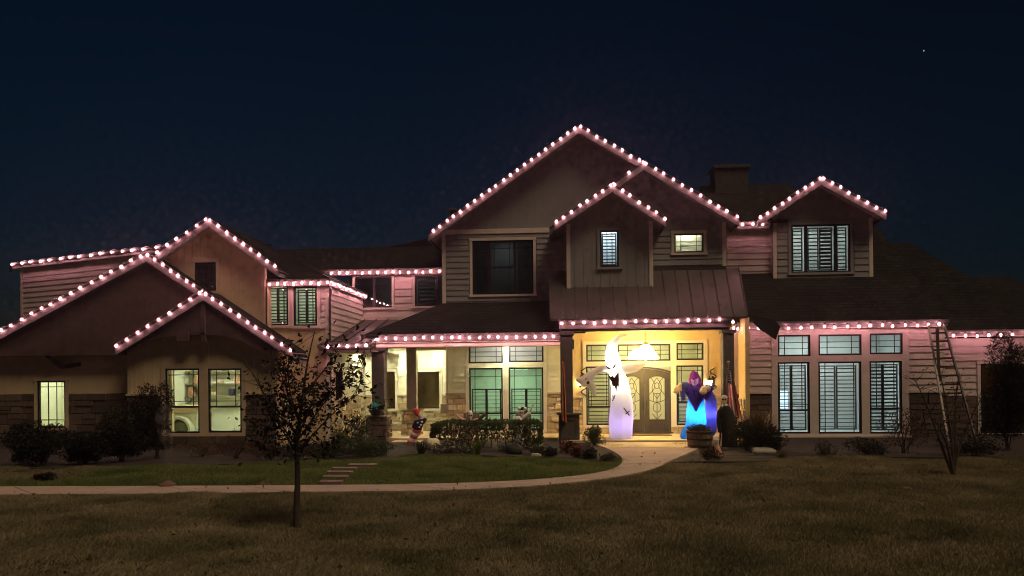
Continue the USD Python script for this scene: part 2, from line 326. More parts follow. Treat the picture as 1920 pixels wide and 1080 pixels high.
def gpoly(pts): return Polygon([ground(*q)[:2] for q in pts]).buffer(0)
bed_left = gpoly([(590, 858), (640, 866), (735, 862), (770, 853), (900, 856), (1000, 858), (1100, 866), (1158, 866), (1160, 856), (1138, 843), (1120, 828), (700, 828), (560, 828)])
bed_right = gpoly([(1258, 869), (1290, 868), (1350, 868), (1440, 866), (1520, 858), (1700, 860), (1960, 862), (1960, 815), (1340, 815), (1322, 838), (1290, 854)])
bed_far_left = gpoly([(-300, 880), (200, 880), (440, 872), (590, 862), (590, 825), (-300, 835)])
xs = np.r_[np.linspace(-160, -34, 12)[:-1], np.arange(-34, 34, .22), np.linspace(34, 160, 12)[1:]]
ys = np.r_[np.linspace(-40, 5, 8)[:-1], np.arange(5, 34, .16), np.linspace(34, 260, 14)[1:]]
gx, gy = np.meshgrid(xs, ys); pts = np.c_[gx.ravel(), gy.ravel()]
step_area = gpoly([(580, 912), (720, 912), (720, 868), (585, 868)])
inner = path_poly.buffer(.35).union(step_area); flat = shapely.contains_xy(unary_union([inner, bed_left, bed_right, bed_far_left]), pts[:, 0], pts[:, 1])
amp = np.where(flat, 0, 1) * np.clip((21.5 - pts[:, 1]) / 3, 0, 1) * np.clip((pts[:, 1] - 2) / 3, 0, 1) * np.clip((36 - np.abs(pts[:, 0])) / 8, 0, 1)
zz = amp * ((fbm(np.c_[pts * [.8, 1.5], np.zeros(len(pts))], 3) - .5) * .20 + (fbm(np.c_[pts * [1.6, 4.0], np.zeros(len(pts))], 9) - .5) * .13)
zz = np.where(pts[:, 1] > 21, np.minimum(zz, 0), zz); zz[flat] = -.006
i, j = np.meshgrid(np.arange(len(ys) - 1), np.arange(len(xs) - 1), indexing='ij'); a = i * len(xs) + j
quads = np.stack([a, a + 1, a + len(xs) + 1, a + len(xs)], -1).reshape(-1, 4)
tag(obj('lawn', (np.c_[pts, zz], quads), 'turf', None, smooth=True), 'dark sloping front lawn of brownish turf reaching the house', kind='structure')
from scipy.interpolate import RegularGridInterpolator
ground_z = RegularGridInterpolator((ys, xs), zz.reshape(len(ys), len(xs)), bounds_error=False, fill_value=0)

def flat_sheet(poly, z, t): 
    ms = []
    for g in getattr(poly, 'geoms', [poly]):
        if g.area > 1e-4:
            m = trimesh.creation.extrude_polygon(g, t, engine='earcut'); m.apply_translation([0, 0, z - t]); ms.append(m)
    return join(ms)
side = thing('sidewalk', (0, 0, 0), 'curving pale concrete sidewalk leading to the lit front door', 'sidewalk'); tag(side, kind='structure')
cl = (po_s + pi_s) / 2; L = np.r_[0, np.cumsum(np.linalg.norm(np.diff(cl, axis=0), axis=1))]
cuts = np.arange(0, L[-1], 1.6); cuts = np.r_[cuts[:-1], L[-1]]
def on(line, s): return np.array([np.interp(s, L, line[:, 0]), np.interp(s, L, line[:, 1])])
for s0, s1 in zip(cuts[:-1], cuts[1:]):
    ss = np.linspace(s0 + .008, s1 - .008, 6)
    g = Polygon(np.vstack([[on(po_s, s) for s in ss], [on(pi_s, s) for s in ss[::-1]]])).buffer(-.002)
    if g.area > .01: obj('slab', flat_sheet(g, .04 + R.uniform(-.003, .003), .1), 'concrete', side)
for nm, g, lab in (('planting_bed', bed_left, 'mulched planting bed along the left porch'), ('planting_bed', bed_right, 'dark mulched planting bed along the right wing'), ('planting_bed', bed_far_left, 'dark planting bed below the left gables')):
    g = g.difference(path_poly.buffer(.03)); q = flat_sheet(g, .03, .1)
    m = trimesh.Trimesh(*q); m = m.subdivide_to_size(.5); v = np.array(m.vertices); v[:, 2] += np.where(v[:, 2] > 0, (fbm(np.c_[v[:, :2] * 3, v[:, :1] * 0], 5) - .5) * .05, 0)
    tag(obj(nm, (v, m.faces), 'mulch'), lab, kind='structure')

# ------------------------------------------------------------------ the house: walls, windows, roofs
house = thing('house', (0, 27, 0), 'large two storey suburban house with many gables and dark shingle roofs outlined in lights', 'house')
def zr(z0, z1): return (z0, z1)
def siding(pl, region, matn, exposure, parent, off=.0, z_start=None):
    if region.is_empty: return
    u0, z0, u1, z1 = region.bounds; z = z0 if z_start is None else z_start
    while z < z1:
        zt = z + exposure
        strip = region.intersection(sbox(u0 - 1, z, u1 + 1, zt))
        for g in getattr(strip, 'geoms', [strip]):
            if g.geom_type != 'Polygon' or g.area < .004: continue
            a, b = g.bounds[0], g.bounds[2]; cutsx = [a] + ([a + (b - a) * R.uniform(.3, .7)] if b - a > 4.5 else []) + [b]
            for q0, q1 in zip(cutsx[:-1], cutsx[1:]):
                h = g.intersection(sbox(q0 + .0015, z - 1, q1 - .0015, zt + 1))
                if h.is_empty or h.area < .004: continue
                obj('siding_board', pl.ext(h, .012, off, shear=(z, zt, .026)), matn, parent)
        z = zt
def stones(pl, region, mats, parent, off=.0, big=1.0):
    if region.is_empty: return
    u0, z0, u1, z1 = region.bounds; z = z0
    while z < z1 - .04:
        h = R.choice([.14, .18, .22, .28]) * big
        if z1 - (z + h) < .1: h = z1 - z
        u = u0 - R.uniform(0, .3)
        while u < u1:
            w = R.uniform(.22, .62) * big; split = R.random() < .25 and h > .2
            for q0, q1 in (((z, z + h * .5), (z + h * .5, z + h)) if split else ((z, z + h),)):
                j = lambda: R.uniform(-.012, .012)
                g = Polygon([(u + .009 + j() * .5, q0 + .009 + j() * .5), (u + w * .5, q0 + .006 + j()), (u + w - .009 + j() * .5, q0 + .009 + j() * .5), (u + w - .009 + j() * .5, q1 - .009 + j() * .5), (u + w * .45, q1 - .006 + j()), (u + .009 + j() * .5, q1 - .009 + j() * .5)]).intersection(region)
                for q in getattr(g, 'geoms', [g]):
                    if q.geom_type == 'Polygon' and q.area > .006: obj('stone', pl.ext(q, R.uniform(.035, .075), off, bevel=.014), R.choice(mats), parent)
            u += w
        z += h
def battens(pl, region, matn, parent, step=.42, off=0.0):
    u0, z0, u1, z1 = region.bounds; u = u0 + step / 2
    while u < u1:
        g = region.intersection(sbox(u - .022, z0, u + .022, z1))
        for q in getattr(g, 'geoms', [g]):
            if q.geom_type == 'Polygon' and q.area > .006: obj('batten', pl.ext(q, .010, off), matn, parent)
        u += step
def wall(pl, poly, holes, matn, t=.14):
    for h in holes: poly = poly.difference(sbox(h[0] + .015, h[1] + .015, h[2] - .015, h[3] - .015))
    return obj('wall', pl.ext(poly, t, -t), matn, house), poly
def trim(pl, rects, matn, parent, t=.03, name='trim'):
    for r in rects:
        g = sbox(*r) if isinstance(r, tuple) else r
        obj(name, pl.ext(g, t, 0.003), matn, parent)
def casing(pl, r, matn, parent, w=.10, t=.045, sill=True):
    u0, z0, u1, z1 = r
    obj('casing', pl.ext(sbox(u0 - w, z0, u0, z1), t), matn, parent); obj('casing', pl.ext(sbox(u1, z0, u1 + w, z1), t), matn, parent)
    obj('casing', pl.ext(sbox(u0 - w - .02, z1, u1 + w + .02, z1 + w * 1.1), t + .01), matn, parent)
    if sill: obj('sill', pl.ext(sbox(u0 - w - .03, z0 - w * .8, u1 + w + .03, z0), t + .03), matn, parent)
def window(pl, r, v=(), h=(), rail=None, shut=None, case=None, fw=.055, rec=.02, label=None, lower_v=(), mullions=(), slat='slat_dark', tilt=28, pitch=.115, sill=True, glass='glass', shade=None, cw=.10):
    """dark framed window in the hole r; v, h: muntins as fractions of the sash above the rail (h measured from its top)"""
    W = part('window', house); u0, z0, u1, z1 = r
    if label: tag(W, label)
    if case: casing(pl, r, case, W, sill=sill, w=cw)
    obj('frame', pl.ext(sbox(u0, z0, u1, z1).difference(sbox(u0 + fw, z0 + fw, u1 - fw, z1 - fw)), .09, -.075), 'frame_black', W)
    a, b, c, d = u0 + fw, z0 + fw, u1 - fw, z1 - fw
    zrail = d - (d - b) * rail if rail else b
    if rail: obj('meeting_rail', pl.ext(sbox(a, zrail - .03, c, zrail + .03), .05, -.055), 'frame_black', W)
    for m in mullions: obj('mullion', pl.ext(sbox(a + (c - a) * m - .05, b, a + (c - a) * m + .05, d), .055, -.056), 'frame_black', W)
    lo = zrail + (.03 if rail else 0)
    for f in v: obj('muntin', pl.ext(sbox(a + (c - a) * f - .011, lo, a + (c - a) * f + .011, d), .022, -.040), 'muntin_black', W)
    for f in h: obj('muntin', pl.ext(sbox(a, d - (d - lo) * f - .011, c, d - (d - lo) * f + .011), .018, -.038), 'muntin_black', W)
    for f in lower_v: obj('muntin', pl.ext(sbox(a + (c - a) * f - .011, b, a + (c - a) * f + .011, zrail - .03), .022, -.040), 'muntin_black', W)
    for q0, q1 in (((b, zrail - .03), (zrail + .03, d)) if rail else ((b, d),)): obj('pane', pl.ext(sbox(a, q0, c, q1), .006, -.052), glass, W)
    if shade:
        f0, folds = shade; zb = d - (d - b) * f0; n = folds
        for k in range(n):
            q1 = d - (d - zb) * k / n; q0 = d - (d - zb) * (k + 1) / n
            obj('shade_fold', pl.ext(sbox(a - .01, q0, c + .01, q1), .008, -.088, shear=(q0, q1, .022)), 'shade_brown', W)
    for sp in (shut or ()):
        f0, f1, g0, g1 = sp[:4]; sm = sp[4] if len(sp) > 4 else slat; tl = sp[5] if len(sp) > 5 else tilt
        s0, s1 = a + (c - a) * f0, a + (c - a) * f1; t0, t1 = d - (d - b) * g1, d - (d - b) * g0; st = .045
        obj('shutter_frame', pl.ext(sbox(s0, t0, s1, t1).difference(sbox(s0 + st, t0 + st, s1 - st, t1 - st)), .03, -.16), sm, W)
        n = max(2, int((t1 - t0 - 2 * st) / pitch)); ca, sa = math.cos(math.radians(tl)), math.sin(math.radians(tl))
        for k in range(n):
            zc = t0 + st + (k + .5) * (t1 - t0 - 2 * st) / n
            hw, ht = .044, .006; q = np.array([(-hw, -ht), (hw, -ht), (hw, ht), (-hw, ht)]); q = np.c_[q[:, 0] * ca - q[:, 1] * sa, q[:, 0] * sa + q[:, 1] * ca]
            uu = [s0 + st, s1 - st]; V = np.array([[u, zc + y, -.145 + x] for u in uu for x, y in q])
            F = np.array([[0, 1, 2], [0, 2, 3], [4, 6, 5], [4, 7, 6]] + [[i, 4 + i, 4 + (i + 1) % 4] for i in range(4)] + [[i, 4 + (i + 1) % 4, (i + 1) % 4] for i in range(4)])
            obj('slat', (pl.w(V), F), sm, W)
    return W
def room(x0, x1, y0, y1, z0, z1, wallm, lamp=None, lw=.5, back=None):
    R_ = part('room', house); t = .05
    obj('room_shell', join([bx(x0, x1, y1, y1 + t, z0, z1), bx(x0 - t, x0, y0, y1 + t, z0, z1), bx(x1, x1 + t, y0, y1 + t, z0, z1), bx(x0 - t, x1 + t, y0, y1 + t, z1, z1 + t), bx(x0 - t, x1 + t, y0, y1 + t, z0 - t, z0)]), wallm, R_)
    if lamp:
        cx, cy = (x0 + x1) / 2, y0 + (y1 - y0) * .55; ww = min(lw, (x1 - x0) * .4)
        obj('ceiling_lamp', bx(cx - ww, cx + ww, cy - .25, cy + .25, z1 - .06, z1 - .03), lamp, R_)
    return R_
def fascia_run(a, b, n, h=.17, t=.03, matn='rake_board', name='fascia'):
    """a board from a to b (3D), its face towards n"""
    a, b, n = (np.array(q, float) for q in (a, b, n)); dz = np.array([0, 0, h])
    v = np.array([a, b, b - dz, a - dz]); v = np.vstack([v, v + n * t])
    f = np.array([[0, 1, 2], [0, 2, 3], [4, 6, 5], [4, 7, 6]] + [[i, 4 + i, 4 + (i + 1) % 4] for i in range(4)] + [[i, 4 + (i + 1) % 4, (i + 1) % 4] for i in range(4)])
    return obj(name, (v, f), matn, house)
def gutter_run(a, b, n, dz=-.02):
    a, b, n = (np.array(q, float) for q in (a, b, n)); prof = [(0.034, 0), (.034, -.13), (.085, -.13), (.125, -.07), (.135, -.01), (.135, 0), (.115, 0), (.115, -.02), (.055, -.02), (.055, 0)]
    poly = Polygon(prof); m = trimesh.creation.extrude_polygon(poly, np.linalg.norm(b - a), engine='earcut'); t = (b - a) / np.linalg.norm(b - a); v = np.array(m.vertices)
    return obj('gutter', (a + v[:, :1] * n + v[:, 1:2] * np.array([0, 0, 1.0]) + [0, 0, dz] + v[:, 2:3] * t, m.faces), 'gutter_paint', house)

RAKES = {}
def gable(name, apex, left, right, Yr, Yb, Yw, dz=.10, fas='rake_board', Ybr=None):
    """two roof slopes with overhang in front of the wall at Yw; pixels are of the bulbs' line"""
    (ax, az), (lx, lz), (rx, rz) = P(*apex, Yr), P(*left, Yr), P(*right, Yr); az += dz * 1.3; lz += dz; rz += dz
    for (ex, ez), Yb in (((lx, lz), Yb), ((rx, rz), Ybr or Yb)):
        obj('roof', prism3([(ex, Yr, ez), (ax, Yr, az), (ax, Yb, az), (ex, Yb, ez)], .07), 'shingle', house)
        obj('roof_deck', prism3([(ex, Yr + .035, ez - .072), (ax, Yr + .035, az - .072), (ax, Yb, az - .072), (ex, Yb, ez - .072)], .09), 'soffit', house)
        fascia_run((ex, Yr, ez - .06), (ax, Yr, az - .06), (0, 1, 0), .23, .03, fas)
        s = 1 if ex > ax else -1
        fascia_run((ex - s * .03, Yr + .03, ez - .09), (ex - s * .03, Yb, ez - .09), (s, 0, 0), .17, .03, fas)
    def under(x): 
        return (az + (lz - az) * (ax - x) / (ax - lx) if x < ax else az + (rz - az) * (x - ax) / (rx - ax)) - .162
    RAKES[name] = dict(apex=(ax, az), left=(lx, lz), right=(rx, rz), Y=Yr, under=under)
    return Polygon([(lx - 5, -5), (lx - 5, under(lx) - 5 * 0), (lx, under(lx)), (ax, az - .162), (rx, under(rx)), (rx + 5, under(rx)), (rx + 5, -5)])
def rect_px(pl, x0, y0, x1, y1): return pl.rect(x0, y0, x1, y1)
def upoly(pl, px): return Polygon([pl.uv(*q) for q in px])
def minus(poly, rects, grow=0.0):
    for r in rects: poly = poly.difference(sbox(r[0] - grow, r[1] - grow, r[2] + grow, r[3] + grow))
    return poly
stoneL = [f'limestone_{c}' for c in 'abcde']; stoneB = [f'brownstone_{c}' for c in 'abc']

# --- roofs of the gables (pixel lines of the bulbs)
YM, YK, YA = 28.2, 24.1, 23.6
gA = gable('A', (391, 416), (268, 495), (522, 508), 23.15, 28, 23.6)
gB = gable('B', (274, 481), (-60, 657), (562, 672), 22.85, 29, 23.35, Ybr=23.58)
gC = gable('C', (381, 553), (216, 655), (549, 663), 22.4, 23.3, 22.9, Ybr=23.58)
g1 = gable('1', (1085, 241), (803, 443), (1384, 411), 27.0, 36, 27.6)
g2 = gable('2', (1207, 310), (1030, 432), (1386, 414), 26.2, 34, 26.8)
g3 = gable('3', (1148, 351), (1039, 422), (1249, 415), 25.3, 29, 25.9)
gD = gable('D', (1540, 338), (1421, 415), (1662, 402), 26.7, 31, 27.3)

# --- gable C (front left wing)
pC = Plane((0, 22.9)); r11, r12 = pC.rect(311, 691, 375, 812), pC.rect(391, 691, 454, 811)
xC0, xC1 = pC.uv(240, 700)[0], pC.uv(517, 700)[0]; zW = pC.uv(400, 741)[1]
wC, polyC = wall(pC, gC.intersection(sbox(xC0, -.1, xC1, 9)), [r11, r12], 'tan_paint')
cover = [(r11[0] - .13, r11[1] - .1, r12[2] + .13, r11[3] + .14)]
tC = sbox(r11[0] - .13, r11[1] - .1, r12[2] + .13, r11[3] + .16)
for r in (r11, r12): tC = tC.difference(sbox(*r))
obj('trim', pC.ext(tC, .04, .003), 'tan_trim', wC)
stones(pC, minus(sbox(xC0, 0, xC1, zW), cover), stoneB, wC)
obj('wainscot_cap', pC.ext(minus(sbox(xC0 - .03, zW, xC1 + .03, zW + .06), cover), .10), 'tan_trim', wC)
battens(pC, minus(gC.intersection(sbox(xC0 + .1, zW + .08, xC1 - .1, 4.4)), cover, .05), 'tan_paint', wC, .3)
obj('corner_board', pC.ext(sbox(xC0, zW + .06, xC0 + .13, 3.2), .035), 'tan_trim', wC); obj('corner_board', pC.ext(sbox(xC1 - .13, zW + .06, xC1, 3.1), .035), 'tan_trim', wC)
for r in (r11, r12): window(pC, r, v=(.2, .83), h=(.13, .87), rail=.60, label='lit pale green window beside the driveway gable' if 0 else None)
# arched timber panel that fills the gable
pCr = Plane((0, 22.56)); arch = [pCr.uv(x, y) for x, y in [(240, 662), (262, 645), (300, 634), (345, 629), (385, 628), (425, 630), (455, 640), (485, 655), (510, 672), (517, 690)]]
tri = Polygon([RAKES['C']['left'], RAKES['C']['apex'], RAKES['C']['right']]); tri = Polygon([(x, z - .17) for x, z in tri.exterior.coords])
below = Polygon([(arch[0][0] - 2, -1), (arch[0][0] - 2, arch[0][1]), *arch, (arch[-1][0], -1)])
obj('gable_panel', pCr.ext(tri.difference(below).intersection(sbox(xC0, 0, xC1, 9)), .12, -.06), 'dark_wood', wC)
for x0, y0, x1, y1 in ((333, 622, 357, 641), (380, 622, 389, 642)): obj('bracket', pCr.ext(sbox(*pCr.rect(x0, y0, x1, y1)), .16, -.05, bevel=.02), 'dark_wood', wC)
obj('king_post', pCr.ext(sbox(*pCr.rect(379, 570, 387, 628)), .05, .06), 'dark_wood', wC)
# side of the wing, facing the porch
pCs = Plane((xC1, 22.9), (0, 1)); sC, _ = wall(pCs, sbox(0, -.1, 1.18, RAKES['C']['under'](xC1) - .02), [], 'tan_paint')
obj('corner_board', pCs.ext(sbox(0.0, 0, .13, 3.1), .033), 'tan_trim', sC); stones(pCs, sbox(.14, 0, 1.18, zW), stoneL, sC)
pCs2 = Plane((xC0, 23.35), (0, -1)); wall(pCs2, sbox(0, -.1, .44, RAKES['C']['under'](xC0) - .02), [], 'tan_paint')
room(xC0 + .25, xC1 - .25, 23.06, 26.3, .12, 3.35, 'room_wall', 'room_green', .8)

# fittings of the garage seen through the two windows
gy, gz = 26.22, .12
gr = obj('interior_door', Plane((0, 26.299)).ext(sbox(xC0 + 2.75, gz, xC0 + 3.65, gz + 2.1), .04), 'cabinet_white', house); obj('door_trim', Plane((0, 26.299)).ext(sbox(xC0 + 2.65, gz, xC0 + 3.75, gz + 2.2).difference(sbox(xC0 + 2.75, gz, xC0 + 3.65, gz + 2.1)), .06), 'tan_trim', gr)
for zz_ in (1.45, 1.9, 2.35): obj('shelf', bx(xC0 + .3, xC0 + 2.3, 25.9, 26.29, gz + zz_, gz + zz_ + .03), 'column_tan', house)
for k in range(9):
    sx = xC0 + .4 + k * .21 + R.uniform(-.03, .03); sz = gz + R.choice([1.48, 1.93, 2.38]); obj('storage_box', bx(sx, sx + R.uniform(.12, .19), 25.95, 26.2, sz, sz + R.uniform(.12, .32), .01), R.choice(['shade_brown', 'slat_dark', 'terracotta', 'tan_trim', 'navy_cloth']), house)
# --- gable B (dark gable at the far left)
pB = Plane((0, 23.35)); r10 = pB.rect(71, 714, 124, 802); xB0 = pB.uv(-45, 700)[0]
wB, _ = wall(pB, gB.intersection(sbox(xB0, -.1, xC0 + 1.2, 9)).difference(sbox(xC0 + .3, 3.6, xC0 + 9, 20)), [r10], 'tan_paint')
window(pB, r10, v=(.34, .67), h=(.1, .86), case='tan_trim', label='small lit window of twelve panes')
room(r10[0] - .5, r10[2] + .7, 23.51, 25.2, .3, 2.9, 'room_wall', 'room_green', .35)
zB = pB.uv(100, 738)[1]; stones(pB, minus(sbox(xB0, 0, xC0, zB), [r10], .12), stoneB, wB, big=1.3)
pBr = Plane((0, 23.02)); L_ = RAKES['B']; tri = Polygon([(x, z - .17) for x, z in (L_['left'], L_['apex'], L_['right'])]); zb = pBr.uv(100, 664)[1]
obj('gable_panel', pBr.ext(tri.intersection(sbox(xB0, zb, 20, 20)), .1, -.06), 'dark_wood', wB)
obj('tie_beam', pBr.ext(sbox(*pBr.rect(-45, 655, 230, 667)), .14, -.05), 'dark_wood', wB)
a, b = at(84, 668, 23.0), at(118, 688, 23.3); obj('bracket', bar(a, b, .13, .16), 'dark_wood', wB); obj('bracket', bar(at(118, 688, 23.3), at(150, 683, 23.3), .10, .12), 'dark_wood', wB)

# --- gable A
pA = Plane((0, YA)); r9 = pA.rect(366, 492, 406, 546); xA0, xA1 = pA.uv(290, 500)[0], pA.uv(497, 500)[0]
wA, _ = wall(pA, gA.intersection(sbox(xA0, 3.45, xA1, 12)), [r9], 'tan_paint')
battens(pA, minus(gA.intersection(sbox(xA0 + .1, 4, xA1 - .16, 12)), [r9], .13), 'tan_paint', wA, .26)
obj('corner_board', pA.ext(sbox(xA1 - .14, 3.45, xA1, RAKES['A']['under'](xA1) - .05), .03), 'tan_trim', wA)
window(pA, r9, v=(.5,), h=(.16,), case='tan_trim', slat='slat_grey', shut=[(.02, .98, .02, .98)], tilt=60); room(r9[0] - .2, r9[2] + .2, YA + .16, YA + 1.1, r9[1] - .2, r9[3] + .2, 'room_dark')
pAs = Plane((xA1, YA), (0, 1)); wall(pAs, sbox(0, 3.45, .5, 5.4), [], 'tan_paint')

# --- far left wing behind, with its long lit eave
A_, B_ = at(40, 470, 30.0), at(335, 470, 26.6); pL = Plane(A_, (B_ - A_)[:2]); zE = 7.1; LL = np.linalg.norm((B_ - A_)[:2])
wL, _ = wall(pL, sbox(0, 2.5, LL, zE), [], 'pink_siding'); siding(pL, sbox(.14, 3.4, LL - .1, zE - .12), 'pink_siding', .21, wL)
obj('corner_board', pL.ext(sbox(0, 2.5, .13, zE - .1), .045), 'trim_paint', wL)
pL2 = Plane(A_ + np.array([-.75, .95, 0]), (.75, -.95)); q = np.hypot(.75, .95); rL = (q * .35, 4.6, q * .72, 6.1)
wL2, _ = wall(pL2, sbox(0, 2.5, q, zE), [rL], 'pink_siding'); window(pL2, rL, case='trim_paint', rail=.5)
n = pL.n; e0, e1 = A_ * [1, 1, 0] + n * .22 - pL.d * .25 + [0, 0, zE + .10], B_ * [1, 1, 0] + n * .22 + [0, 0, zE + .10]
obj('roof', prism3([e0, e1, e1 - n * 5 + [0, 0, .75], e0 - n * 5 + [0, 0, .75]], .07), 'shingle', house)
obj('soffit', prism3([e0 - [0, 0, .10], e1 - [0, 0, .10], e1 - n * .55 - [0, 0, .10], e0 - n * .55 - [0, 0, .10]], .03), 'soffit', house)
fascia_run(e0 - [0, 0, .07], e1 - [0, 0, .07], -n, .2); gutter_run(e0 - n * .04, e1 - n * .04, n, -.03)
n2 = pL2.n; f0 = e0 + pL2.d * -1.3 + n2 * .1; obj('roof', prism3([e0, f0, f0 - n2 * 3, e0 - n2 * 3], .07), 'shingle', house)
obj('soffit', prism3([e0 - [0, 0, .10], f0 - [0, 0, .10], f0 - n2 * .6 - [0, 0, .10], e0 - n2 * .6 - [0, 0, .10]], .03), 'soffit', house); fascia_run(f0 - [0, 0, .07], e0 - [0, 0, .07], -n2, .22)
EAVE_L = (e0 + n * .12, e1 + n * .12)

# --- block with two shuttered windows, right of gable A
pK = Plane((0, YK)); r5, r6 = pK.rect(496, 534, 541, 610), pK.rect(551, 537, 595, 611); xK0, xK1 = pK.uv(485, 560)[0], pK.uv(617, 560)[0]; zK = pK.uv(560, 528)[1] - .12
wK, _ = wall(pK, sbox(xK0, 3.45, xK1, zK).union(sbox(xC1 + .001, -.1, xK1, 3.5)), [r5, r6], 'tan_paint')
for r in (r5, r6): window(pK, r, v=(.15, .85), h=(.12, .88), case='trim_paint', shut=[(.03, .5, .03, .97), (.5, .97, .03, .97)], pitch=.10, tilt=12, slat='slat_grey')
zS = pK.uv(560, 617)[1]; siding(pK, sbox(pK.uv(599, 560)[0], zS, xK1 - .12, zK - .12), 'pink_siding', .2, wK)
obj('corner_board', pK.ext(sbox(xK1 - .12, 0, xK1, zK - .05), .035), 'trim_paint', wK)
room(r5[0] - .1, r6[2] + .1, YK + .16, YK + 1.9, r5[1] - .3, r5[3] + .3, 'room_wall', 'room_pale', .4)
pKs = Plane((xK1, YK), (0, 1)); DK = YM - YK; sd = pKs.rect(627, 694, 641, 768)
wKs, _ = wall(pKs, sbox(0, -.1, DK, zK), [sd], 'cream_siding'); siding(pKs, sbox(.12, 3.6, DK, zK - .1), 'pink_siding', .2, wKs)
siding(pKs, minus(sbox(.12, pKs.uv(635, 742)[1], DK, 3.1), [sd], .12), 'cream_siding', .2, wKs); stones(pKs, sbox(.05, 0, DK, pKs.uv(635, 742)[1] - .05), stoneL, wKs)
window(pKs, sd, case='cream_trim', v=(), label='narrow sidelight window on the side wall of the recess'); room(xK1 - 1.6, xK1 - .16, YK + .3, YM - .3, .2, 3.1, 'room_wall', 'room_teal', .3)
# its hip roof
xe, zt = xK1 + .14, at(575, 493, YM)[2]; xr_ = at(575, 493, YM)[0]; ye = YK - .4; ze = zK + .16; run = xe - xr_
obj('roof', prism3([(xK0 - .3, ye, ze), (xe, ye, ze), (xr_, ye + run, zt), (xK0 - .3, ye + run, zt)], .07), 'shingle', house)
obj('roof', prism3([(xe, ye, ze), (xe, YM - .05, ze), (xr_, YM - .05, zt), (xr_, ye + run, zt)], .07), 'shingle', house)
fascia_run((xK0 - .3, ye, ze - .06), (xe, ye, ze - .06), (0, 1, 0), .17); fascia_run((xe - .03, ye + .031, ze - .06), (xe - .03, YM - .05, ze - .06), (1, 0, 0), .17)
gutter_run((xA1 + .5, ye + .03, ze), (xe, ye + .03, ze), np.array([0, -1.0, 0])); gutter_run((xe - .03, ye - .1, ze), (xe - .03, YM - .1, ze), np.array([1.0, 0, 0]))
obj('soffit', prism3([(xK0, ye + .04, ze - .18), (xe - .04, ye + .04, ze - .18), (xe - .04, YK - .01, ze - .18), (xK0, YK - .01, ze - .18)], .03), 'soffit', house)
obj('soffit', prism3([(xK1 + .01, YK, ze - .18), (xe - .04, YK, ze - .18), (xe - .04, YM - .1, ze - .18), (xK1 + .01, YM - .1, ze - .18)], .03), 'soffit', house)
obj('downspout', tube([(xe - .1, ye + .05, ze - .1), (xK1 + .1, YK - .08, ze - .35), (xK1 + .05, YK - .08, ze - .6), (xK1 + .05, YK - .08, 3.4)], .04), 'pipe_dark', house)

# --- recessed wall behind (upper part with two dark windows, lower part on the porch)
pM = Plane((0, YM)); r7, r8 = pM.rect(666, 519, 735, 577), pM.rect(778, 517, 836, 574); r15, r16 = pM.rect(722, 697, 741, 766), pM.rect(782, 697, 824, 766)
xM0, xM1 = xK1, pM.uv(846, 560)[0]; zM = pM.uv(740, 512)[1]
wM, _ = wall(pM, sbox(xM0 - .0, -.1, xM1, zM), [r7, r8, r15, r16], 'pink_siding')
siding(pM, minus(sbox(xM0 + .1, 3.7, xM1, zM - .15), [r7, r8], .12), 'pink_siding', .27, wM)
window(pM, r7, mullions=(.52,), h=(.2,), case='trim_paint'); window(pM, r8, mullions=(.72,), case='trim_paint', shut=[(.04, .68, .04, .96, 'slat_grey'), (.76, .98, .04, .96, 'slat_grey')], tilt=50, pitch=.13)
room(r7[0] - .3, r8[2] + .2, YM + .16, YM + 1.8, r7[1] - .3, r7[3] + .3, 'room_dark', 'room_dim', .3)
zst = pM.uv(760, 743)[1]; siding(pM, minus(sbox(xM0 + .1, zst + .06, xM1, 3.6), [r15, r16], .13), 'cream_siding', .24, wM)
obj('wainscot_cap', pM.ext(minus(sbox(xM0, zst, xM1, zst + .06), [r15, r16], .1), .09), 'tan_trim', wM)
stones(pM, minus(sbox(xM0 + .05, 0, xM1, zst), [r15, r16], .11), stoneL, wM, big=.9)
for r in (r15, r16): window(pM, r, case='cream_trim', shade=(.98, 5), fw=.03)
xe_, Ym = at(600, 505, YM - .3)[0], YM - .3; zEm = zM + .14; x1m = at(850, 500, YM - .3)[0]; zRm = at(600, 466, 32.5)[2]
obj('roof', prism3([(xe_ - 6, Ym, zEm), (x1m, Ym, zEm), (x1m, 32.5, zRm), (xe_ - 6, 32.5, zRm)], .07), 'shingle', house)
fascia_run((xe_ - 3, Ym, zEm - .06), (x1m, Ym, zEm - .06), (0, 1, 0), .17); gutter_run((xe_ - 2, Ym + .03, zEm), (x1m, Ym + .03, zEm), np.array([0, -1.0, 0]))
obj('soffit', prism3([(xe_ - 3, Ym + .04, zEm - .16), (x1m, Ym + .04, zEm - .16), (x1m, YM - .01, zEm - .16), (xe_ - 3, YM - .01, zEm - .16)], .03), 'soffit', house)
p0, p1, p2 = at(728, 463, 35.2), at(806, 446, 35.2), at(900, 440, 35.2); obj('roof', prism3([p0, p1, p2, p2 - [0, 4, 2.6], p0 - [0, .3, .2]], .07), 'shingle', house) if False else obj('roof', Plane((0, 35.2)).ext(Polygon([(p0[0], p0[2] - .4), (p0[0], p0[2]), (p1[0], p1[2]), (p2[0], p2[2]), (p2[0], p2[2] - 1.4)]), 1.0, -1.0), 'shingle', house)
EAVE_M = ((at(620, 505, YM - .35)), (at(828, 500, YM - .35)))

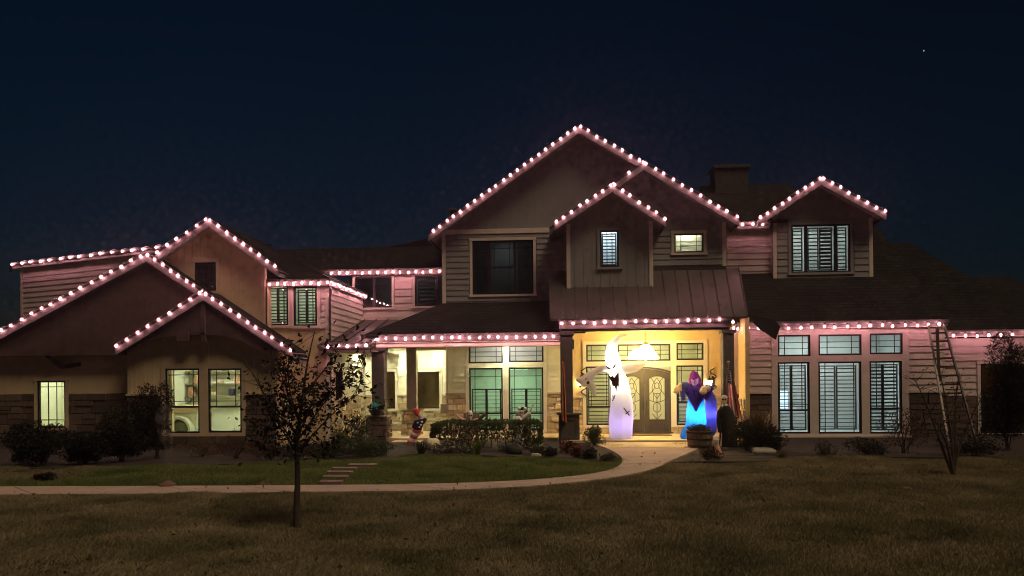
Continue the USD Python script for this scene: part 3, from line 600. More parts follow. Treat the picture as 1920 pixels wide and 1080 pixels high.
# --- little standing-seam roof between block and porch
z0, z1m, y0, y1 = at(640, 645, 23.75)[2], at(700, 600, YM - .05)[2], 23.75, YM - .05; xs0 = at(597, 642, 23.75)[0]; xs1 = at(692, 640, 23.75)[0]; yk = YK - .05
mr = obj('metal_roof', prism3([(xs0, y0, z0), (xs1, y0, z0), (xs1, yk, z0 + (z1m - z0) * (yk - y0) / (y1 - y0)), (xs0, yk, z0 + (z1m - z0) * (yk - y0) / (y1 - y0))], .06), 'metal_roof', house)
obj('roof_panel', prism3([(xK1 + .01, yk, z0 + (z1m - z0) * (yk - y0) / (y1 - y0)), (xs1, yk, z0 + (z1m - z0) * (yk - y0) / (y1 - y0)), (xs1, y1, z1m), (xK1 + .01, y1, z1m)], .06), 'metal_roof', mr)
k = xs0 + .35
while k < xs1: 
    yy = y0 if k < xK1 else y0
    obj('seam', bar((k, y0, z0 + .02), (max(k, xK1 + .02) if 0 else k, yk if k < xK1 else y1 - .02, (z0 + (z1m - z0) * ((yk if k < xK1 else y1 - .02) - y0) / (y1 - y0)) + .02), .03, .05), 'metal_roof', mr); k += .46
fascia_run((xs0, y0 + .01, z0 - .05), (xs1, y0 + .01, z0 - .05), (0, 1, 0), .17); gutter_run((xs0, y0, z0), (xs1, y0, z0), np.array([0, -1.0, 0]))
obj('soffit', prism3([(xs0, y0 + .05, z0 - .2), (xs1, y0 + .05, z0 - .2), (xs1, 30.78, z0 - .2), (xK1 + .01, 30.78, z0 - .2), (xK1 + .01, 27.49, z0 - .2), (xs0, 27.49, z0 - .2)][:4] , .03), 'soffit', house) if False else obj('soffit', join([prism3([(xs0, y0 + .05, z0 - .2), (xs1, y0 + .05, z0 - .2), (xs1, yk, z0 - .2), (xs0, yk, z0 - .2)], .03), bx(xK1 + .02, xs1, yk + .005, YM - .02, z0 - .23, z0 - .2)]), 'soffit', house)

# --- left porch: front wall, tall windows, roof, columns
pP = Plane((0, 27.0)); T1, T2 = pP.rect(879, 648, 943, 681), pP.rect(954, 647, 1019, 679); r13, r14 = pP.rect(880, 690, 943, 806), pP.rect(954, 689, 1019, 806)
xP0, xP1 = pP.uv(836, 700)[0], pP.uv(1062, 700)[0]; zPc = pP.uv(940, 641)[1] + .05
wP, _ = wall(pP, sbox(xP0, -.1, xP1, zPc + .3), [T1, T2, r13, r14], 'cream_siding')
pan = sbox(T1[0] - .12, r13[1] - .1, T2[2] + .12, T1[3] + .12)
g = pan
for r in (T1, T2, r13, r14): g = g.difference(sbox(*r))
obj('trim', pP.ext(g, .04, .003), 'cream_trim', wP)
zst2 = pP.uv(850, 740)[1]; pb = [pan.bounds]
siding(pP, minus(sbox(xP0 + .1, zst2 + .07, xP1, zPc), pb), 'cream_siding', .195, wP)
obj('corner_board', pP.ext(sbox(xP0, zst2 + .07, xP0 + .1, zPc), .04), 'cream_trim', wP)
obj('wainscot_cap', pP.ext(minus(sbox(xP0 - .02, zst2, xP1, zst2 + .06), pb), .09), 'tan_trim', wP); stones(pP, minus(sbox(xP0, .1, xP1, zst2), pb), stoneL, wP)
obj('wall_box', pP.ext(sbox(*pP.rect(827, 757, 841, 775)), .12, .06, bevel=.01), 'column_tan', wP)
for r in (T1, T2): window(pP, r, v=(.17, .83), h=(.33, .66))
for r in (r13, r14): window(pP, r, v=(.14, .82), h=(.16,), rail=.745, shut=[(.02, .50, .33, .98), (.50, .98, .33, .98)], tilt=8, pitch=.135)
room(T1[0] - .4, T2[2] + .4, 27.16, 28.6, T1[1] - .06, zPc + .1, 'room_wall', 'transom_tint', .5)  # added shallow box with its own lamp to tint the transoms mauve
room(T1[0] - .4, T2[2] + .4, 27.16, 29.6, .15, T1[1] - .15, 'room_wall', 'room_teal', .7)
pPs = Plane((xP0, YM), (0, -1)); wall(pPs, sbox(0, -.1, YM - 27.14, zPc + .2), [], 'cream_siding')
yE, (xl, zl), (xr2, zr2) = 24.9, P(684, 633, 24.9), P(1058, 628, 24.9); zE2 = (zl + zr2) / 2 + .12; xt, zt2 = P(832, 568, 27.6); xrt = P(1062, 568, 27.6)[0] + .6
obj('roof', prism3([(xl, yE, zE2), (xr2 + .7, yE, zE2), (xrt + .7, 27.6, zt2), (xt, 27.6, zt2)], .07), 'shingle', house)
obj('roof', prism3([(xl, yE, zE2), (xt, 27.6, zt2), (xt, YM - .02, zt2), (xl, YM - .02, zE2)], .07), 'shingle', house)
obj('roof', prism3([(xt, 27.61, zt2), (xt + 1.2, 27.61, zt2), (xt + 1.2, YM - .02, zt2), (xt, YM - .02, zt2)], .07), 'shingle', house)
fascia_run((xl, yE, zE2 - .05), (xr2, yE, zE2 - .05), (0, 1, 0), .22); fascia_run((xl + .0, yE + .04, zE2 - .05), (xl, YM - .1, zE2 - .05), (1, 0, 0), .2)
gutter_run((xl - .1, yE + .03, zE2), (xr2 - .1, yE + .03, zE2), np.array([0, -1.0, 0]))
zCe = zE2 - .27; obj('porch_ceiling', join([bx(xl + .04, xr2 + .1, yE + .05, 26.99, zCe - .04, zCe), bx(xl + .04, xP0, 26.991, YM - .02, zCe - .04, zCe)]), 'cream_trim', house)
obj('beam', bx(xl + .35, xr2, 25.02, 25.32, zCe - .2, zCe - .045, .015), 'cream_trim', house)
sp = [(xl + .02, yE - .06, zE2 - .12), (xl + .05, yE - .02, zE2 - .28), (xl + .22, yE + .12, zE2 - .42), (xl + .30, yE + .2, zE2 - .6), (xl + .30, yE + .2, .9)]
obj('downspout', tube(spline(sp[:4], 10), .045), 'gutter_paint', house); obj('downspout', tube([sp[3], sp[4]], .045), 'pipe_dark', house)
def column(px0, px1, Y, ped, z_top, z_ped, matn, stone=None, hw=None, cap=True):
    c = part('column', house); x0, x1 = P(px0, 720, Y)[0], P(px1, 720, Y)[0]; h = (x1 - x0) / 2
    obj('shaft', bx(x0, x1, Y - h, Y + h, z_ped + .06, z_top, .012), matn, c)
    if cap: obj('capital', bx(x0 - .05, x1 + .05, Y - h - .05, Y + h + .05, z_top - .12, z_top - .002, .012), matn, c)
    if ped:
        q0, q1 = P(ped[0], 800, Y)[0], P(ped[1], 800, Y)[0]; hp = (q1 - q0) / 2
        pd = obj('pedestal', bx(q0 + .03, q1 - .03, Y - hp + .03, Y + hp - .03, 0, z_ped), 'mortar' if stone else matn, c)
        obj('pedestal_cap', bx(q0 - .04, q1 + .04, Y - hp - .04, Y + hp + .04, z_ped, z_ped + .06, .012), 'column_tan' if stone else matn, c)
        if stone:
            for pl, w in ((Plane((q0, Y - hp + .03)), q1 - q0), (Plane((q1 - .03, Y - hp), (0, 1)), 2 * hp), (Plane((q0 + .03, Y + hp), (0, -1)), 2 * hp)): stones(pl, sbox(0, 0, w, z_ped), stone, pd, -.0, .8)
        else:
            obj('panel', Plane((q0, Y - hp + .03)).ext(sbox(.08, .15, q1 - q0 - .08, z_ped - .1).difference(sbox(.14, .21, q1 - q0 - .14, z_ped - .16)), .025), matn, c)
    return c
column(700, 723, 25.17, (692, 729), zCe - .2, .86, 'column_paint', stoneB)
column(764, 782, 26.5, (757, 790), zCe - .045, 1.0, 'column_tan', stoneL)
obj('beam', bx(P(764, 700, 26.5)[0], xP0 + .1, 26.42, 26.6, zCe - .24, zCe - .05, .012), 'cream_trim', house)
tag(obj('porch_floor', join([bx(xl + .2, xP1 - .3, 25.0, 26.98, 0, .14), bx(xK1 + .03, xP0, 26.981, YM - .02, 0, .14), bx(xK1 + .03, xl + .199, 24.8, 26.98, 0, .14)]), 'porch_concrete', house))
obj('step', bx(P(738, 830, 24.7)[0], P(790, 830, 24.7)[0], 24.3, 24.99, 0, .075, .01), 'porch_concrete', house)

# --- entry: stucco back wall, double door, side windows, transoms, ceiling, columns, metal roof
pE = Plane((0, 27.001)); E = [pE.rect(*q) for q in ((1099, 646, 1145, 678), (1158, 645, 1257, 677), (1268, 643, 1319, 675), (1099, 687, 1147, 797), (1268, 685, 1319, 797))]; rd = pE.rect(1159, 688, 1258, 819)
xE0, xE1 = xP1 + .001, pE.uv(1372, 700)[0]; zEc = at(1200, 614, 24.9)[2]
dw = rd[2] - rd[0]; arcp = [(rd[0] + dw * t, rd[3] - .16 * (2 * t - 1) ** 2) for t in np.linspace(0, 1, 17)]; door_shape = Polygon([(rd[0], 0.0), *arcp, (rd[2], 0.0)])
wE, _ = wall(pE, sbox(xE0, -.1, xE1, zEc + .4).difference(sbox(rd[0] + .01, -.2, rd[2] - .01, rd[3] - .005)), E, 'entry_stucco')
pan = sbox(E[0][0] - .13, E[3][1] - .08, E[2][2] + .13, E[1][3] + .12); g = pan
for r in (*E, (rd[0] - .0, -1, rd[2] + .0, rd[3])): g = g.difference(sbox(*r))
obj('trim', pE.ext(g, .045, .003), 'cream_trim', wE)
for r in E[:3]: window(pE, r, v=(.17, .83), h=(.34, .67))
window(pE, E[3], v=(.16, .84), h=(.1,), rail=.70, shut=[(.02, .98, .06, .98)], tilt=20, pitch=.13); window(pE, E[4], v=(.16, .84), h=(.1, .86), rail=.62, shut=[(.02, .98, .3, .98)], tilt=15, pitch=.13)
room(E[0][0] - .3, E[2][2] + .3, 27.16, 30.0, .12, zEc, 'room_wall', 'room_warm', .7)
zst3 = pE.uv(1340, 745)[1]; ll, rr = pE.uv(1082, 700)[0], pE.uv(1364, 700)[0]
stones(pE, sbox(xE0, .1, E[3][0] - .14, zst3), stoneL, wE, big=.8); stones(pE, sbox(E[4][2] + .14, .1, xE1, zst3), stoneL, wE, big=.8)
for s0, s1 in ((E[3][0] - .13, E[3][2] + .13), (E[4][0] - .13, E[4][2] + .13)): stones(pE, sbox(s0, .1, s1, E[3][1] - .1), stoneL, wE, big=.7)
obj('wainscot_cap', pE.ext(sbox(E[4][2] + .14, zst3, xE1, zst3 + .06), .1), 'tan_trim', wE); obj('wainscot_cap', pE.ext(sbox(xE0, zst3, E[3][0] - .14, zst3 + .06), .1), 'tan_trim', wE)
D = part('door', house); tag(D, 'grey brown arched double door with leaded glass')
obj('door_frame', pE.ext(door_shape.difference(affinity.scale(door_shape, .955, .975, origin=((rd[0] + rd[2]) / 2, 0))), .09, -.08), 'door_wood', D)
ins = affinity.scale(door_shape, .95, .972, origin=((rd[0] + rd[2]) / 2, 0)); cxd = (rd[0] + rd[2]) / 2; hd = ins.bounds[3]
for s in (-1, 1):
    leaf = ins.intersection(sbox(cxd + .004, 0, cxd + 3, 9) if s > 0 else sbox(cxd - 3, 0, cxd - .004, 9)); b = leaf.bounds
    gu0, gu1 = (b[0] + .17, b[2] - .17); gz0, gz1 = .62, hd - .26
    tt = np.linspace(0, 1, 9); gl = Polygon([(gu0, gz0), *[(gu0 + (gu1 - gu0) * t, gz1 - .09 * ((1 - t) if s > 0 else t) * 0 - .10 * (2 * t - 1) ** 2) for t in tt], (gu1, gz0)])
    lf = obj('door_leaf', pE.ext(leaf.difference(gl), .055, -.06), 'door_wood', D)
    obj('glass', pE.ext(gl, .01, -.045), 'leaded_glass', lf)
    obj('panel_mould', pE.ext(sbox(gu0, .18, gu1, .50).difference(sbox(gu0 + .04, .22, gu1 - .04, .46)), .02, -.004), 'door_wood', lf)
    obj('glass_mould', pE.ext(gl.buffer(.03, join_style=2).difference(gl), .02, -.004), 'door_wood', lf)
    cu, cz = (gu0 + gu1) / 2, (gz0 + gz1) / 2; w = (gu1 - gu0) / 2; hgt = (gz1 - gz0) / 2; sc = []
    def curve(pts): sc.append(tube(pE.w(np.c_[np.array(pts), np.full(len(pts), -.03)]), .010, 5))
    for sx in (-1, 1):
        curve([(cu + sx * w * .62 * math.sin(t * 3.1), cz + hgt * (t - .05) * .95) for t in np.linspace(-.0, 1, 14)])
        curve([(cu + sx * w * (1 - .75 * math.sin(t * 3.0)), cz + hgt * (.15 + .8 * t)) for t in np.linspace(0, 1, 12)])
        curve([(cu + sx * w * .5 * math.cos(a), cz - hgt * .45 + hgt * .22 * math.sin(a)) for a in np.linspace(0, 6.3, 18)])
        curve([(cu + sx * w * .42, cz + hgt * .2), (cu + sx * w * .42, cz - hgt * .2)]); curve([(cu + sx * w, cz - hgt * .1), (cu + sx * w * .42, cz - hgt * .2)]); curve([(cu + sx * w * .6, cz - hgt * .75), (cu, cz - hgt)])
    curve([(cu - w * .42, cz + hgt * .2), (cu + w * .42, cz + hgt * .2)]); curve([(cu - w * .42, cz - hgt * .2), (cu + w * .42, cz - hgt * .2)]); curve([(cu, cz + hgt * .2), (cu, cz - hgt * .95)])
    curve([(cu + w * .3 * math.cos(a), cz + hgt * .55 + hgt * .14 * math.sin(a)) for a in np.linspace(0, 6.3, 16)])
    obj('scrollwork', join(sc), 'iron', lf)
    obj('door_handle', join([tube(pE.w(np.array([[cxd + s * .06, 1.0, .0], [cxd + s * .06, 1.0, .06], [cxd + s * .06, 1.28, .06], [cxd + s * .06, 1.28, .0]])), .012, 8)]), 'iron', lf)
obj('threshold', pE.ext(sbox(rd[0] - .05, 0.12, rd[2] + .05, .17), .12, .0), 'door_wood', D)
pEr = Plane((xE1, 27.0), (0, -1)); er, _ = wall(pEr, sbox(0, -.1, 2.0, zEc + .3), [], 'entry_stucco'); stones(pEr, sbox(0.1, .1, 1.98, zst3), stoneL, er, big=.8)
pEl = Plane((xE0 + .14, 26.0), (0, 1)); 
yR, zR0 = 24.4, at(1215, 596, 24.4)[2]; x0, x1 = at(1032, 598, 24.4)[0], at(1402, 586, 24.4)[0]; sl = .80; yR1 = 26.79
xt0, xt1 = at(1040, 520, 26.79)[0], at(1366, 495, 26.79)[0]
mr = obj('metal_roof', prism3([(x0, yR, zR0), (x1, yR, zR0), (xt1 + .35, yR1, zR0 + sl * (yR1 - yR)), (xt0 - .2, yR1, zR0 + sl * (yR1 - yR))], .06), 'metal_roof', house)
nS = 15
for k in range(nS + 1):
    f = k / nS; xa, xb = x0 + (x1 - x0) * f, (xt0 - .2) + (xt1 + .35 - xt0 + .2) * f
    obj('seam', bar((xa, yR, zR0 + .02), (xb, yR1 - .01, zR0 + sl * (yR1 - yR) + .02), .028, .05), 'metal_roof', mr)
obj('flashing', bx(at(1224, 510, 26.7)[0], at(1362, 510, 26.7)[0], 26.70, 26.79, zR0 + sl * 2.28, zR0 + sl * 2.28 + .14), 'metal_roof', mr)
fz0, fz1 = zR0 - .06, zR0 - .30; xf0, xf1 = at(1048, 606, 24.45)[0], at(1372, 600, 24.45)[0]
fascia_run((xf0, 24.5, fz0), (xf1, 24.5, fz0), (0, 1, 0), .26, .05); gutter_run((xf0, 24.52, zR0 - .02), (xf1, 24.52, zR0 - .02), np.array([0, -1.0, 0]))
obj('entry_ceiling', bx(xf0, xf1, 24.56, 26.995, zEc, zEc + .05), 'entry_stucco', house)
obj('beam', bx(xf0 + .02, xf1 - .02, 24.6, 24.95, zEc - .12, zEc - .003, .012), 'rake_board', house)
column(1051, 1074, 24.78, (1046, 1088), zEc - .12, .93, 'column_paint')
column(1354, 1375, 24.78, None, zEc - .12, .05, 'column_paint')
obj('entry_floor', bx(at(1052, 830, 24.6)[0], xE1, 24.3, 26.998, 0, .11, .01), 'porch_concrete', house)
obj('entry_floor', flat_sheet(Polygon([*[tuple(q) for q in (po_s[-1], pi_s[-1])], (at(1100, 830, 24.29)[0], 24.29), (at(1330, 830, 24.29)[0], 24.29)]).convex_hull, .045, .1), 'porch_concrete', house)

# --- right wing
pR = Plane((0, 26.0)); TR = [pR.rect(*q) for q in ((1458, 628, 1519, 668), (1534, 627, 1615, 666), (1630, 625, 1692, 664))]; WR = [pR.rect(*q) for q in ((1458, 679, 1518, 813), (1534, 678, 1615, 813), (1630, 677, 1691, 813))]
xR0, xR1 = pR.uv(1372, 700)[0], pR.uv(1772, 700)[0]; zRc = pR.uv(1570, 614)[1]
wR, _ = wall(pR, sbox(xR0, -.1, xR1, zRc), [*TR, *WR], 'pink_siding')
pan = sbox(TR[0][0] - .22, WR[0][1] - .08, TR[2][2] + .2, TR[0][3] + .2); g = pan
for r in (*TR, *WR): g = g.difference(sbox(*r))
obj('trim', pR.ext(g, .04, .003), 'trim_paint', wR); obj('sill', pR.ext(sbox(pan.bounds[0] - .04, pan.bounds[1] - .05, pan.bounds[2] + .04, pan.bounds[1]), .1), 'trim_paint', wR)
zs4 = pR.uv(1420, 738)[1]; siding(pR, minus(sbox(xR0 + .05, zs4 + .06, xR1 - .1, zRc), [pan.bounds]), 'pink_siding', .215, wR)
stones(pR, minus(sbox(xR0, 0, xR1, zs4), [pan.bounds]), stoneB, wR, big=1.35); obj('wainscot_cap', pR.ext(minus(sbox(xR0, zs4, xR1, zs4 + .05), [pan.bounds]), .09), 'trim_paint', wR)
for r in TR: window(pR, r, v=(.19, .80), h=(.33, .66))
window(pR, WR[0], v=(.2, .8), h=(.9,), rail=.68, shut=[(.02, .46, .02, .98), (.46, .98, .02, .98)], tilt=14); window(pR, WR[1], v=(.14, .86), shut=[(.01, .43, .03, .97), (.45, .96, .03, .97)], tilt=16, pitch=.13); window(pR, WR[2], v=(.2, .8), h=(.9,), rail=.66, shut=[(.02, .46, .02, .98), (.46, .98, .02, .98)], tilt=34)
room(pan.bounds[0] - .3, pan.bounds[2] + .3, 26.16, 29.0, .1, zRc - .05, 'room_wall_blue', 'room_cool', 1.2)
panel_x = WR[0][0] + .1; obj('television_screen', Plane((0, 28.99)).ext(sbox(panel_x, .9, panel_x + 1.1, 1.55), .03), 'added_blue_glow', house)  # added glowing panel that tints the left panes blue
yV, zV = 25.7, at(1600, 608, 25.7)[2] + .14; xv0, xv1 = at(1378, 612, 25.7)[0], at(1777, 606, 25.7)[0]; yD, zD = 29.5, zV + 3.98; xd0, xd1 = at(1400, 430, 29.5)[0], at(1640, 430, 29.5)[0]
s45 = (zD - zV) / (yD - yV); ym = 27.295; zm_ = zV + s45 * (ym - yV); xm = xv1 + (xd1 - xv1) * (ym - yV) / (yD - yV); xdl, xdr = at(1449, 450, 27.3)[0] - .02, at(1636, 450, 27.3)[0] + .02
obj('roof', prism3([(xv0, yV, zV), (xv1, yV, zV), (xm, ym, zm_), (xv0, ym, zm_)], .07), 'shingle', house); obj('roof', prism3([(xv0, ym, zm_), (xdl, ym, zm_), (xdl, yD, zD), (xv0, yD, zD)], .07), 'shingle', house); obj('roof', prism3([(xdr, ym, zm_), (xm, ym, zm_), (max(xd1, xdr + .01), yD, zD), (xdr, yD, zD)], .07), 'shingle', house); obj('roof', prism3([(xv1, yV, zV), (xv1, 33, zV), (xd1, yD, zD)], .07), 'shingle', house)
fascia_run((xv0 + .02, yV, zV - .05), (xv1, yV, zV - .05), (0, 1, 0), .18); gutter_run((xv0 + .05, yV + .03, zV), (xv1, yV + .03, zV), np.array([0, -1.0, 0]))
obj('soffit', bx(xv0 + .03, xv1 - .03, yV + .04, 25.99, zV - .26, zV - .23), 'soffit', house)
# far right wing, set back
pF = Plane((0, 27.6)); xF0, xF1 = pF.uv(1760, 700)[0], pF.uv(1990, 700)[0]; rF = pF.rect(1838, 682, 1935, 812); zFc = pF.uv(1850, 634)[1]
wF, _ = wall(pF, sbox(xF0, -.1, xF1, zFc), [rF], 'pink_siding'); casing(pF, rF, 'trim_paint', wF, .11, .05); siding(pF, minus(sbox(xF0, pF.uv(1800, 742)[1], xF1, zFc), [rF], .14), 'pink_siding', .25, wF)
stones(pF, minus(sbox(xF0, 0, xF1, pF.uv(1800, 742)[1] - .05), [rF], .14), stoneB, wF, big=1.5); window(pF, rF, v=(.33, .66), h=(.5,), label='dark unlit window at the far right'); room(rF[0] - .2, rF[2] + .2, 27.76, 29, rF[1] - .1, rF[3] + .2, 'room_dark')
yQ, zQ = 27.3, at(1850, 625, 27.3)[2] + .15; xq0, xq1 = at(1740, 626, 27.3)[0], at(1985, 624, 27.3)[0]; yG, zG = 31.0, at(1700, 455, 31)[2]; xg0, xg1 = at(1560, 455, 31)[0], at(1706, 455, 31)[0]
obj('roof', prism3([(xq0, yQ, zQ), (xq1, yQ, zQ), (xg1, yG, zG), (xg0, yG, zG)], .07), 'shingle', house); obj('roof', prism3([(xq1, yQ, zQ), (xq1, 35, zQ), (xg1, yG, zG)], .07), 'shingle', house)
fascia_run((xv1 - .1, yQ, zQ - .05), (xq1, yQ, zQ - .05), (0, 1, 0), .18); gutter_run((xv1 - .2, yQ + .03, zQ), (xq1, yQ + .03, zQ), np.array([0, -1.0, 0])); obj('soffit', bx(xv1, xq1, yQ + .04, 27.59, zQ - .26, zQ - .23), 'soffit', house)
pp = [at(*q, 33.5) for q in ((1740, 640), (1828, 519), (1893, 518), (2010, 640))]; obj('roof', prism3([pp[0] - [0, 3, 0], pp[3] - [0, 3, 0], pp[2], pp[1]], .07), 'shingle', house); obj('roof', prism3([pp[3] - [0, 3, 0], pp[3] + [0, 4, 0], pp[2]], .07), 'shingle', house)

# --- upper storey: gables 1, 2, 3, the connecting wall and the dormer
p1 = Plane((0, 27.6)); r1 = p1.rect(886, 451, 1000, 552); x10, x11 = p1.uv(829, 500)[0], p1.uv(1375, 480)[0]
w1, _ = wall(p1, g1.intersection(sbox(x10, 4.0, x11, 14)), [r1], 'taupe_paint')
zb1 = p1.uv(900, 434)[1]; obj('trim', p1.ext(sbox(x10, zb1 - .1, x11 - 4, zb1 + .08), .05, .003), 'trim_paint', w1); obj('corner_board', p1.ext(sbox(x10, 4, x10 + .14, zb1 - .1), .035), 'trim_paint', w1)
siding(p1, minus(sbox(x10 + .15, 4.6, p1.uv(1075, 500)[0], zb1 - .11), [r1], .13), 'taupe_paint', .21, w1)
battens(p1, g1.intersection(sbox(x10 + .4, zb1 + .1, x11 - 3, 14)), 'taupe_paint', w1, .3)
window(p1, r1, mullions=(.27, .71), rail=None, case='trim_paint', v=(.36, .62), h=(.12,), shut=[(.01, .25, .02, .98, 'slat_grey'), (.75, .99, .02, .98, 'slat_grey')], tilt=70)
obj('meeting_rail', p1.ext(sbox(r1[0] + (r1[2] - r1[0]) * .31, (r1[1] + r1[3]) / 2 - .035, r1[0] + (r1[2] - r1[0]) * .67, (r1[1] + r1[3]) / 2 + .035), .06, -.05), 'frame_black', w1)
room(r1[0] - .2, r1[2] + .2, 27.76, 29.5, r1[1] - .2, r1[3] + .3, 'room_dark', 'room_dim', .25)
p2 = Plane((0, 26.8)); r3 = p2.rect(1264, 438, 1319, 474); x20, x21 = p2.uv(1150, 450)[0], p2.uv(1361, 450)[0]
w2, _ = wall(p2, g2.intersection(sbox(x20, 5.5, x21, 14)), [r3], 'taupe_paint'); siding(p2, minus(sbox(x20 + .1, 6.1, x21 - .14, p2.uv(1300, 410)[1]).intersection(g2), [r3], .13), 'taupe_paint', .21, w2)
obj('corner_board', p2.ext(sbox(x21 - .13, 5.5, x21, RAKES['2']['under'](x21) - .05), .035), 'trim_paint', w2)
window(p2, r3, v=(.2, .8), h=(.4, .66), case='trim_paint', label='small wide window lit bright yellow'); room(r3[0] - .3, r3[2] + .3, 26.96, 28.4, r3[1] - .4, r3[3] + .35, 'room_wall', 'room_bright', .4)
p3 = Plane((0, 25.9)); r2 = p3.rect(1125, 432, 1160, 501); x30, x31 = p3.uv(1062, 450)[0], p3.uv(1224, 450)[0]
w3, _ = wall(p3, g3.intersection(sbox(x30, 5.0, x31, 14)), [r2], 'taupe_paint'); battens(p3, minus(g3.intersection(sbox(x30 + .15, 5.3, x31 - .15, 14)), [r2], .13), 'taupe_paint', w3, .3)
for u in (x30, x31 - .13): obj('corner_board', p3.ext(sbox(u, 5, u + .13, RAKES['3']['under'](u + .06) - .1), .035), 'trim_paint', w3)
window(p3, r2, v=(.35, .68), case='taupe_paint', shut=[(.02, .98, .02, .98, 'slat_grey')], tilt=10, pitch=.11, label='narrow window with pale blue light behind its blinds'); room(r2[0] - .3, r2[2] + .3, 26.06, 26.75, r2[1] - .2, r2[3] + .3, 'room_wall_blue', 'room_blue', .3)
wall(Plane((x30, 27.6), (0, -1)), sbox(0, 4.5, 1.56, RAKES['3']['under'](x30)), [], 'taupe_paint'); wall(Plane((x31, 26.04), (0, 1)), sbox(0, 4.5, .75, RAKES['3']['under'](x31)), [], 'taupe_paint')
p4 = Plane((0, 27.5)); x40, x41 = p4.uv(1350, 470)[0], p4.uv(1452, 470)[0]; z4 = p4.uv(1400, 428)[1]
w4, _ = wall(p4, sbox(x40, 5, x41, z4), [], 'pink_siding'); siding(p4, sbox(p4.uv(1363, 470)[0], p4.uv(1400, 520)[1], x41, z4 - .03), 'pink_siding', .22, w4)
y4, zz4 = 27.05, z4 + .15; xa4, xb4 = at(1382, 420, 27.05)[0], at(1444, 420, 27.05)[0]; zri = at(1400, 346, 33)[2]
obj('roof', prism3([(xa4 - .4, y4, zz4), (xb4 + .6, y4, zz4), (at(1452, 346, 33)[0] + .6, 33, zri), (at(1308, 346, 33)[0], 33, zri)], .07), 'shingle', house); obj('roof', prism3([(at(1452, 346, 33)[0] + .6, 33, zri), (xb4 + .6, y4, zz4), (at(1490, 400, 33)[0] + .6, 33, zri - 1.0)], .07), 'shingle', house)
fascia_run((xa4, y4, zz4 - .05), (xb4, y4, zz4 - .05), (0, 1, 0), .2); gutter_run((xa4, y4 + .03, zz4), (xb4, y4 + .03, zz4), np.array([0, -1.0, 0])); obj('soffit', bx(xa4, xb4, y4 + .04, 27.49, zz4 - .26, zz4 - .23), 'soffit', house)
p5 = Plane((0, 27.3)); r4 = p5.rect(1483, 421, 1594, 511); x50, x51 = p5.uv(1449, 450)[0], p5.uv(1636, 450)[0]
w5, _ = wall(p5, gD.intersection(sbox(x50, 5.2, x51, 14)), [r4], 'taupe_paint'); siding(p5, minus(gD.intersection(sbox(x50 + .14, 5.6, x51 - .14, 14)), [r4], .13), 'taupe_paint', .24, w5)
for u in (x50, x51 - .13): obj('corner_board', p5.ext(sbox(u, 5.2, u + .13, RAKES['D']['under'](u + .06) - .1), .035), 'trim_paint', w5)
window(p5, r4, mullions=(.24, .77), case='taupe_paint', shut=[(.01, .2, .02, .98), (.29, .49, .02, .98), (.50, .73, .02, .98, 'slat_grey', 70), (.81, .99, .02, .98)], tilt=14, pitch=.13)
room(r4[0] - .2, r4[2] + .2, 27.46, 29.3, r4[1] - .2, r4[3] + .3, 'room_wall_blue', 'room_dormer', .5)
wall(Plane((x50, 29.5), (0, -1)), sbox(0, 5, 2.06, RAKES['D']['under'](x50)), [], 'pink_siding'); wall(Plane((x51, 27.44), (0, 1)), sbox(0, 5, 2.06, RAKES['D']['under'](x51)), [], 'taupe_paint')
# chimney and roof vent
c = [at(q, 310, 31.5) for q in (1341, 1403)]; ch = obj('chimney', bx(c[0][0], c[1][0], 31.5, 32.6, 8.5, c[0][2] - .15), 'chimney_brick', house); obj('chimney_cap', bx(c[0][0] - .08, c[1][0] + .08, 31.42, 32.68, c[0][2] - .15, c[0][2], .02), 'chimney_brick', ch)
v_ = at(850, 396, 30); obj('roof_vent', join([tube([v_ - [0, 0, 1.3], v_], .16, 12), revolve([(0, .16), (.26, .03), (.26, 0), (0, 0)], v_)]), 'pipe_dark', house)
# something dark draped over the gutter
q = [at(*s, 25.2) for s in ((1396, 588), (1452, 600), (1463, 612), (1455, 637), (1424, 617))]
tarp = np.array(q); tv = np.vstack([tarp, tarp + [0, .04, 0]]); tf = [[0, 1, 2], [0, 2, 3], [0, 3, 4], [5, 7, 6], [5, 8, 7], [5, 9, 8]] + [x for i in range(5) for x in ([i, 5 + i, 5 + (i + 1) % 5], [i, 5 + (i + 1) % 5, (i + 1) % 5])]
tag(obj('tarp', (tv, np.array(tf)), 'black_cloth'), 'dark cloth hanging in a point over the gutter beside the porch roof', 'tarp')

